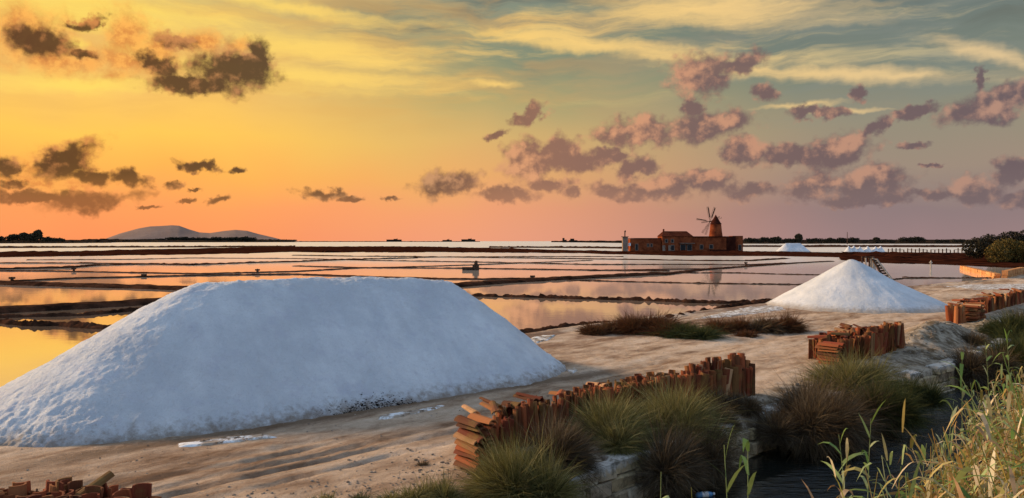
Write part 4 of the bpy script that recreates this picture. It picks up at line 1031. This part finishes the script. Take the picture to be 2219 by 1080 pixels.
def tree(px, pbase, ptop, wpx, Y, label, group, seed, m='leafdark', n=900, trunk=.4, cat='tree', name='tree'):
    x = (px - CX) / F * Y; zb = max(0, H - (pbase - HZ) / F * Y); zt = H - (ptop - HZ) / F * Y; h = zt - zb; w = wpx / F * Y / 2
    g = random.Random(seed); root = empty(name, (x, Y, zb), label=label, category=cat, group=group)
    cz = h * (trunk + (1 - trunk) / 2); rz = h * (1 - trunk) / 2
    lobes = [(0, 0, cz, min(w, rz * 1.2) * .8, min(1.0, rz / w) if w > rz else 1.2)]
    wide = w > 1.3 * rz
    for i in range(14 if wide else 7):
        a = g.uniform(0, 6.28); q = g.uniform(.4, .75) * w; rl = min(w, h * .6)
        if wide: xx = (-1 + 2 * (i + .5) / 14) * w * .92; lobes.append((xx, g.uniform(-.3, .3) * rz, cz * (.75 + .2 * math.cos(xx / w * 1.4)) + g.uniform(-.25, .2) * rz, g.uniform(.55, .95) * rz, .85))
        else: lobes.append((math.cos(a) * q, math.sin(a) * q, cz + g.uniform(-.5, .55) * rz, g.uniform(.28, .45) * rl, .8))
    V, Fc = leaf_cloud(lobes, n * 2, max(.05, min(w, rz) * .20), seed)
    link('crown', mesh_np('crown', V, Fc, [MAT[m]], smooth=False), root)
    b = MB(); b.tube([(0, 0, -.2), (g.uniform(-.05, .05) * w, 0, cz * .6), (0, 0, cz)], [h * .05, h * .035, h * .015], 6); 
    for i in range(3):
        a = g.uniform(0, 6.28); b.tube([(0, 0, cz * .55), (math.cos(a) * w * .5, math.sin(a) * w * .5, cz)], [h * .02, h * .008], 5)
    b.obj('trunk', MAT['core'], root, smooth=True)
    return root
GL = 'trees on the far left shore'
for i, a in enumerate([(-10, 526, 509, 40, 'dark tree cut by the left edge on the far shore'), (28, 526, 505, 26, 'squat rounded tree, second from the left edge on the far shore'), (52, 526, 502.5, 22, 'taller rounded tree left of the highest one on the far shore'),
                       (82, 526, 497.5, 22, 'highest spreading tree on the far left shore'), (66, 526, 505, 24, 'low tree tucked under the highest one on the far left shore'), (104, 526, 512, 30, 'low wide tree right of the highest one on the far left shore'),
                       (128, 526, 514, 26, 'last small tree where the far left shore tapers off')]):
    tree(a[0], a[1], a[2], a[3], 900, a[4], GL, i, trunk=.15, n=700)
GI = 'groves on the low island before the mountain'
for i, a in enumerate([(318, 517, 34, 'first low clump on the flat islet below the mountain'), (345, 516, 24, 'low clump where the islet begins to rise'), (378, 512.5, 38, 'broad grove left of centre on the islet below the mountain'),
                       (405, 511.5, 38, 'highest grove of the islet, below the mountain saddle'), (440, 513.5, 34, 'grove in the dip of the islet below the saddle'), (474, 511.5, 36, 'grove below the second summit of the mountain'), (505, 512, 30, 'narrow grove second from the right end of the islet'), (535, 511.5, 42, 'block of trees ending the islet on the right')]):
    tree(a[0], 525, a[1], a[2], 1900, a[3], GI, 20 + i, trunk=.05, n=700)
GR = 'trees on the far right shore'
for i, a in enumerate([(1580, 511, 30, 'tree just behind the mill storehouse'), (1628, 514, 30, 'tree at the right of the mill storehouse, on the far shore'), (1655, 512.5, 26, 'tree with pointed tops left of the salt ridge'), (1680, 511, 22, 'slim tree above the left end of the low salt heap'),
                       (1731, 506.5, 19, 'round topped tree standing above the low salt heap'), (1712, 515, 34, 'low tree left of the round topped one'), (1765, 514, 36, 'wide low tree right of the round topped one'), (1800, 514.5, 30, 'low tree left of the thin mast'),
                       (1824, 513.5, 18, 'small round tree touching the thin mast on the left'), (1848, 513, 24, 'small flat tree right of the thin mast'), (1898, 513, 14, 'little spiky tree above the far salt cones'), (1920, 518, 40, 'low hedge like tree right of the far salt cones'),
                       (1965, 512.5, 34, 'left half of the big dark clump on the right shore'), (1988, 511, 34, 'right half of the big dark clump on the right shore'), (2040, 518, 30, 'bushy tree right of the big dark clump'), (2075, 517, 24, 'small tree midway between the big clump and the hedge'),
                       (2110, 518.5, 40, 'low wide tree next to the hedge at right')]):
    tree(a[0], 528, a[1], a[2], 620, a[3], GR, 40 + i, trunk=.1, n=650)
b = MB(); p = Q(1836, 527, 600); b.tube([(p.x, p.y, 0), (p.x, p.y, H - (503 - HZ) / F * 600)], [.35, .2], 6)
b.obj('mast', MAT['wood'], label='thin mast rising above the far right treeline', category='mast')
GX = 'low buildings far out on the lagoon horizon'
for i, (x0, x1, yt, lb) in enumerate([(838, 870, 519.5, 'long flat building on the horizon, left of the two by the lagoon spit'), (959, 979, 520.5, 'low flat islet building left of the towered one on the horizon'), (1000, 1030, 519, 'towered building on the horizon in mid view')]):
    Yh = 3000; o = empty('far_building', ((.5 * (x0 + x1) - CX) / F * Yh, Yh, 0), label=lb, category='building', group=GX)
    zt = H - (yt - HZ) / F * Yh; w = (x1 - x0) / F * Yh
    b = MB(); b.box((0, 0, zt / 2), (w, 12, zt)); b.obj('wall', MAT['farland'], o)
    b = MB(); b.box((w * .1, 0, zt + 1.2), (w * .25, 8, 2.4)); b.box((w * .2, 0, zt + 2.6), (1.6, 1.6, 5)); b.obj('roof', MAT['farland'], o)
for i, (px, pt, wp, lb) in enumerate([(1221, 516, 4, 'thin tower at the left of the spit before the pump hut'), (1240, 517.5, 8, 'square block at the right of the thin tower on the spit')]):
    Yh = 1500; b = MB(); zt = H - (pt - HZ) / F * Yh; x = (px - CX) / F * Yh; b.box((x, Yh, zt / 2), (wp / F * Yh, 8, zt)); b.box((x + 2, Yh, zt * .3), (wp * 2.2 / F * Yh, 8.4, zt * .6))
    b.obj('far_tower', MAT['farland'], label=lb, category='tower')

# hedge at the right edge beyond the pans
hd = empty('hedge', Q(2200, 572, 86), label='tall dense hedge at the right edge beyond the pans, olive and dark green', category='hedge')
V, Fc = leaf_cloud([(-1.8, 0, 1.1, 1.3, .9), (-.4, 1, 1.4, 1.5, .9), (1.2, 0, 1.2, 1.6, .85), (3, .6, 1.3, 1.8, .8), (5, 0, 1.3, 1.9, .8), (7.5, 0, 1.3, 2.0, .8)], 16000, .10, 5); link('foliage', mesh_np('foliage', V, Fc, [MAT['hedge']], smooth=False), hd)
V, Fc = leaf_cloud([(-2.4, 3, 1.7, 1.4, .8), (-.6, 3.4, 2.0, 1.5, .8), (1.4, 3, 2.3, 1.5, .8), (3.6, 3, 2.3, 1.8, .8), (6, 3, 2.4, 2.0, .8)], 12000, .11, 6); link('foliage', mesh_np('foliage', V, Fc, [MAT['leafdark']], smooth=False), hd)
b = MB()
for x in (-1.8, 0, 1.8, 3.6, 5.6): b.tube([(x, .5, -.6), (x + .1, .5, .5), (x, .6, 1.4)], [.14, .1, .05], 6)
b.obj('trunk', MAT['core'], hd, smooth=True)

# ------------------------------------------------------------------ tuff quay wall at right of the pans
qw = empty('quay_wall', (*P(2150, 598), 0), label='orange tuff stone wall edging the pans at the far right', category='wall')
def seg_wall(p0, p1, z0, z1, n):
    a = Vector((*p0, 0)); c = Vector((*p1, 0)); d = (c - a) / n; rz = math.atan2(d.y, d.x)
    for i in range(n):
        for k in range(2):
            q = a + d * (i + .5 + (.25 if k else 0)); hz_ = (z1 - z0) / 2
            m = MB(); m.box(Vector((q.x, q.y, z0 + hz_ * (k + .5))) - qw.location, (d.length * .97, .35 + random.uniform(-.03, .03), hz_ * .96), rz)
            m.obj('stone_block', MAT['tuff'], qw)
seg_wall(P(2084, 581), P(2160, 600), -.15, .22, 14)
seg_wall(P(2176, 604), P(2214, 594), -.15, .50, 9)
seg_wall(P(2214, 594), P(2290, 588), -.15, .35, 9)
# stakes in the bright water in front of the fence line
fn = empty('stake_fence', (*P(2030, 548), 0), label='rail fence of dark stakes across the bright water at far right', category='fence')
pr = None
for i in range(27):
    px = 1925 + i * 8.4; x, y = P(px, 548.5 + .4 * math.sin(i)); zt = .75 + random.uniform(-.15, .25)
    m = MB(); m.box(Vector((x, y, (zt - .3) / 2)) - fn.location, (.16, .16, zt + .3)); m.obj('post', MAT['wood'], fn)
    if pr is not None and i % 6 != 5:
        m = MB(); m.bar(Vector((pr[0], pr[1], .62)) - fn.location, Vector((x, y, .62)) - fn.location, .09); m.obj('rail', MAT['wood'], fn)
    pr = (x, y)
# sluice frame and the chute beyond the salt cone
sl = empty('timber_sluice', (*P(1884, 590), 0), label='timber sluice frame of upright posts peeping over the salt cone', category='sluice')
Ys = P(1884, 590)[1]
for px, m_, w in ((1868, 'wood', .10), (1876, 'palewood', .09), (1884, 'wood', .10), (1892, 'palewood', .12)):
    m = MB(); zt = H - (556 - HZ) / F * Ys; m.box(Vector(((px - CX) / F * Ys, Ys, zt / 2 - .1)) - sl.location, (w, w, zt + .2)); m.obj('post', MAT[m_], sl)
m = MB(); m.box(Vector(((1880 - CX) / F * Ys, Ys - .06, H - (557.5 - HZ) / F * Ys)) - sl.location, (.95, .1, .1)); m.obj('crossbeam', MAT['wood'], sl)
m = MB(); m.box(Vector(((1893 - CX) / F * Ys, Ys + .1, .5)) - sl.location, (.42, .06, 1.1)); m.obj('gate_board', MAT['palewood'], sl)
chx = empty('loading_chute', Q(1937, 613, 46), label='brown timber chute sloping down behind the right flank of the salt cone', category='chute')
a0 = Q(1899, 562, 47.5) - Q(1937, 613, 46); 
for dx in (0, -.42):
    m = MB(); m.bar((dx, 0, .02), a0 + Vector((dx * .55, 0, 0)), .09); m.obj('rail', MAT['palewood' if dx == 0 else 'wood'], chx)
for i in range(9):
    u = (i + .5) / 9; p = a0 * u; m = MB(); m.bar(p + Vector((-.42 * (1 - .45 * u), .03, 0)), p + Vector((0, .03, 0)), .10, .03); m.obj('slat', MAT['wood'], chx)
m = MB(); m.bar((-.25, .5, -.2), a0 * .75 + Vector((-.15, .1, 0)), .08); m.obj('prop', MAT['wood'], chx)

# small stones and posts on the dikes
GP = 'small sluice posts standing on the dikes'
for (px, py, hp, lb) in [(26, 608, 7, 'stubby post on the dike near the left edge'), (160, 588, 7, 'short post on the thin dike below the left shore'), (558, 592, 9, 'stub with a reflection, above the left part of the salt ridge'),
                         (312, 600, 5, 'low stub where the diagonal dike meets the ridge line'), (1154, 603, 5, 'small stub on the broad dike right of the salt ridge'), (1616, 576, 8, 'stub post on the dike below the storehouse'), (2017, 582, 17, 'pale marker post with its reflection, right of the chute')]:
    x, y = P(px, py, WZ); z = hp / F * y
    m = MB(); pl = 'palewood' if px == 2017 else 'wood'
    m.tube([(x, y, WZ - .1), (x, y, z * .8 + WZ), (x + .02, y, z + WZ)], [.10 if px != 2017 else .07, .09, .05], 7); m.box((x, y, z * .75 + WZ), (.34, .16, .12) if px != 2017 else (.3, .08, .06)); m.obj('dike_post', MAT[pl], label=lb, category='post', group=GP)
x, y = P(1031, 586, WZ); m = MB(); m.box((x, y, .15), (.55, .4, .5)); m.tube([(x, y, .3), (x + .05, y, .72)], [.2, .1], 7); m.box((x, y, .62), (.5, .12, .1)); m.box((x - .7, y, .02), (.9, .5, .3))
m.obj('sluice_gate', MAT['wood'], label='dark wooden sluice gate on the dike, mirrored in the pan right of the salt ridge', category='sluice')

def rock(sz, seed, m='stone', name='stone', flat=.6):
    bm = bmesh.new(); bmesh.ops.create_icosphere(bm, subdivisions=2, radius=1); rr = random.Random(seed)
    co = np.array([v.co[:] for v in bm.verts]); q = 1 + .45 * fbm(co[:, 0] * 1.5 + seed, co[:, 1] * 1.5 + co[:, 2] * 1.1, 3)
    for v, k in zip(bm.verts, q): v.co = Vector((v.co.x * sz * k, v.co.y * sz * .8 * k, v.co.z * sz * flat * k))
    me = bpy.data.meshes.new(name); bm.to_mesh(me); bm.free(); me.materials.append(MAT[m]); return me
x, y = P(1643, 719); link('white_stone', rock(.10, 3, 'whitep', flat=1.1), loc=(x, y, .06), label='small white stone at the foot of the olive shore clump', category='stone')
# pebbles and clods strewn on the verge
PV, PF = [], []
rr = random.Random(11); tmpl = rock(1, 4); tv = [v.co.copy() for v in tmpl.vertices]; tf = [tuple(p.vertices) for p in tmpl.polygons]
ico = bmesh.new(); bmesh.ops.create_icosphere(ico, subdivisions=1, radius=1); tv = [v.co.copy() for v in ico.verts]; tf = [tuple(v.index for v in f.verts) for f in ico.faces]; ico.free()
def pebbles(n, srange, trange, sz):
    for i in range(n):
        s = rr.uniform(*srange); t = rr.gauss(.5 * (trange[0] + trange[1]), .25 * (trange[1] - trange[0])); x, y = st2xy(s, t); z = gz(x, y); q = sz * rr.uniform(.4, 1.4) * rr.uniform(.5, 1.3)
        b = len(PV); M = Matrix.Rotation(rr.uniform(0, 6), 3, 'Z')
        sc = Vector((q * rr.uniform(.7, 1.3), q * rr.uniform(.7, 1.3), q * .6))
        for v in tv: PV.append(M @ Vector((v.x * sc.x, v.y * sc.y, v.z * sc.z)) + Vector((x, y, z + q * .2)))
        PF.extend(tuple(b + k for k in f) for f in tf)
pebbles(900, (-4.5, .2), (-1.1, .7), .013); pebbles(900, (-5, 16), (-5.5, .2), .010); pebbles(300, (12, 22), (.2, 1.9), .03); pebbles(160, (-1, 9), (.6, 1.1), .035)
link('pebbles', mesh_np('pebbles', PV, PF, [MAT['stone']]), kind='stuff')
# dirt clods on the foot of the big salt ridge
PV, PF = [], []
from mathutils.bvhtree import BVHTree
pile_o = bpy.data.objects['salt_pile']
bvh = BVHTree.FromPolygons([v.co + pile_o.location for v in pile_o.data.vertices], [tuple(p.vertices) for p in pile_o.data.polygons])
for i in range(900):
    px_ = rr.gauss(800, 75); foot = np.interp(px_, [500, 700, 800, 900, 1100], [952, 922, 903, 888, 852])
    py_ = foot - abs(rr.gauss(0, 1)) * 17 * math.exp(-((px_ - 810) / 110) ** 2) - 3
    d_ = Vector(((px_ - CX) / F, 1, -(py_ - HZ) / F)).normalized()
    hit = bvh.ray_cast(Vector((0, 0, H)), d_)[0]
    if hit is None: continue
    q = rr.uniform(.003, .010) * (2.0 if rr.random() > .92 else 1) * rr.uniform(.7, 1.4)
    b0 = len(PV); PV += [Vector((v.x * q * 1.4, v.y * q, v.z * q * .7)) + hit for v in tv]; PF += [tuple(b0 + k for k in f) for f in tf]
link('dirt_clods', mesh_np('dirt_clods', PV, PF, [MAT['core']]), kind='stuff')

# blue bottle floating in the canal
bx_, by_ = P(1527, 1072, -.58)
bt = empty('plastic_bottle', (bx_, by_, -.585), R(12), label='crushed blue plastic bottle floating in the dark canal at the bottom edge', category='bottle')
m = MB(); m.tube([(-.11, 0, 0), (-.10, 0, 0), (-.05, 0, .004), (.0, 0, .002), (.06, 0, .004), (.085, 0, .004), (.105, 0, .006)], [.018, .032, .034, .029, .034, .026, .013], 12); m.obj('body', MAT['bluep'], bt, smooth=True)
m = MB(); m.tube([(.106, 0, .006), (.125, 0, .006)], .016, 12); m.obj('cap', MAT['whitep'], bt, smooth=True)
m = MB(); m.tube([(-.04, 0, .004), (.04, 0, .0035)], [.0345, .0345], 12, cap=False); m.obj('wrapper', MAT['whitep'], bt, smooth=True)
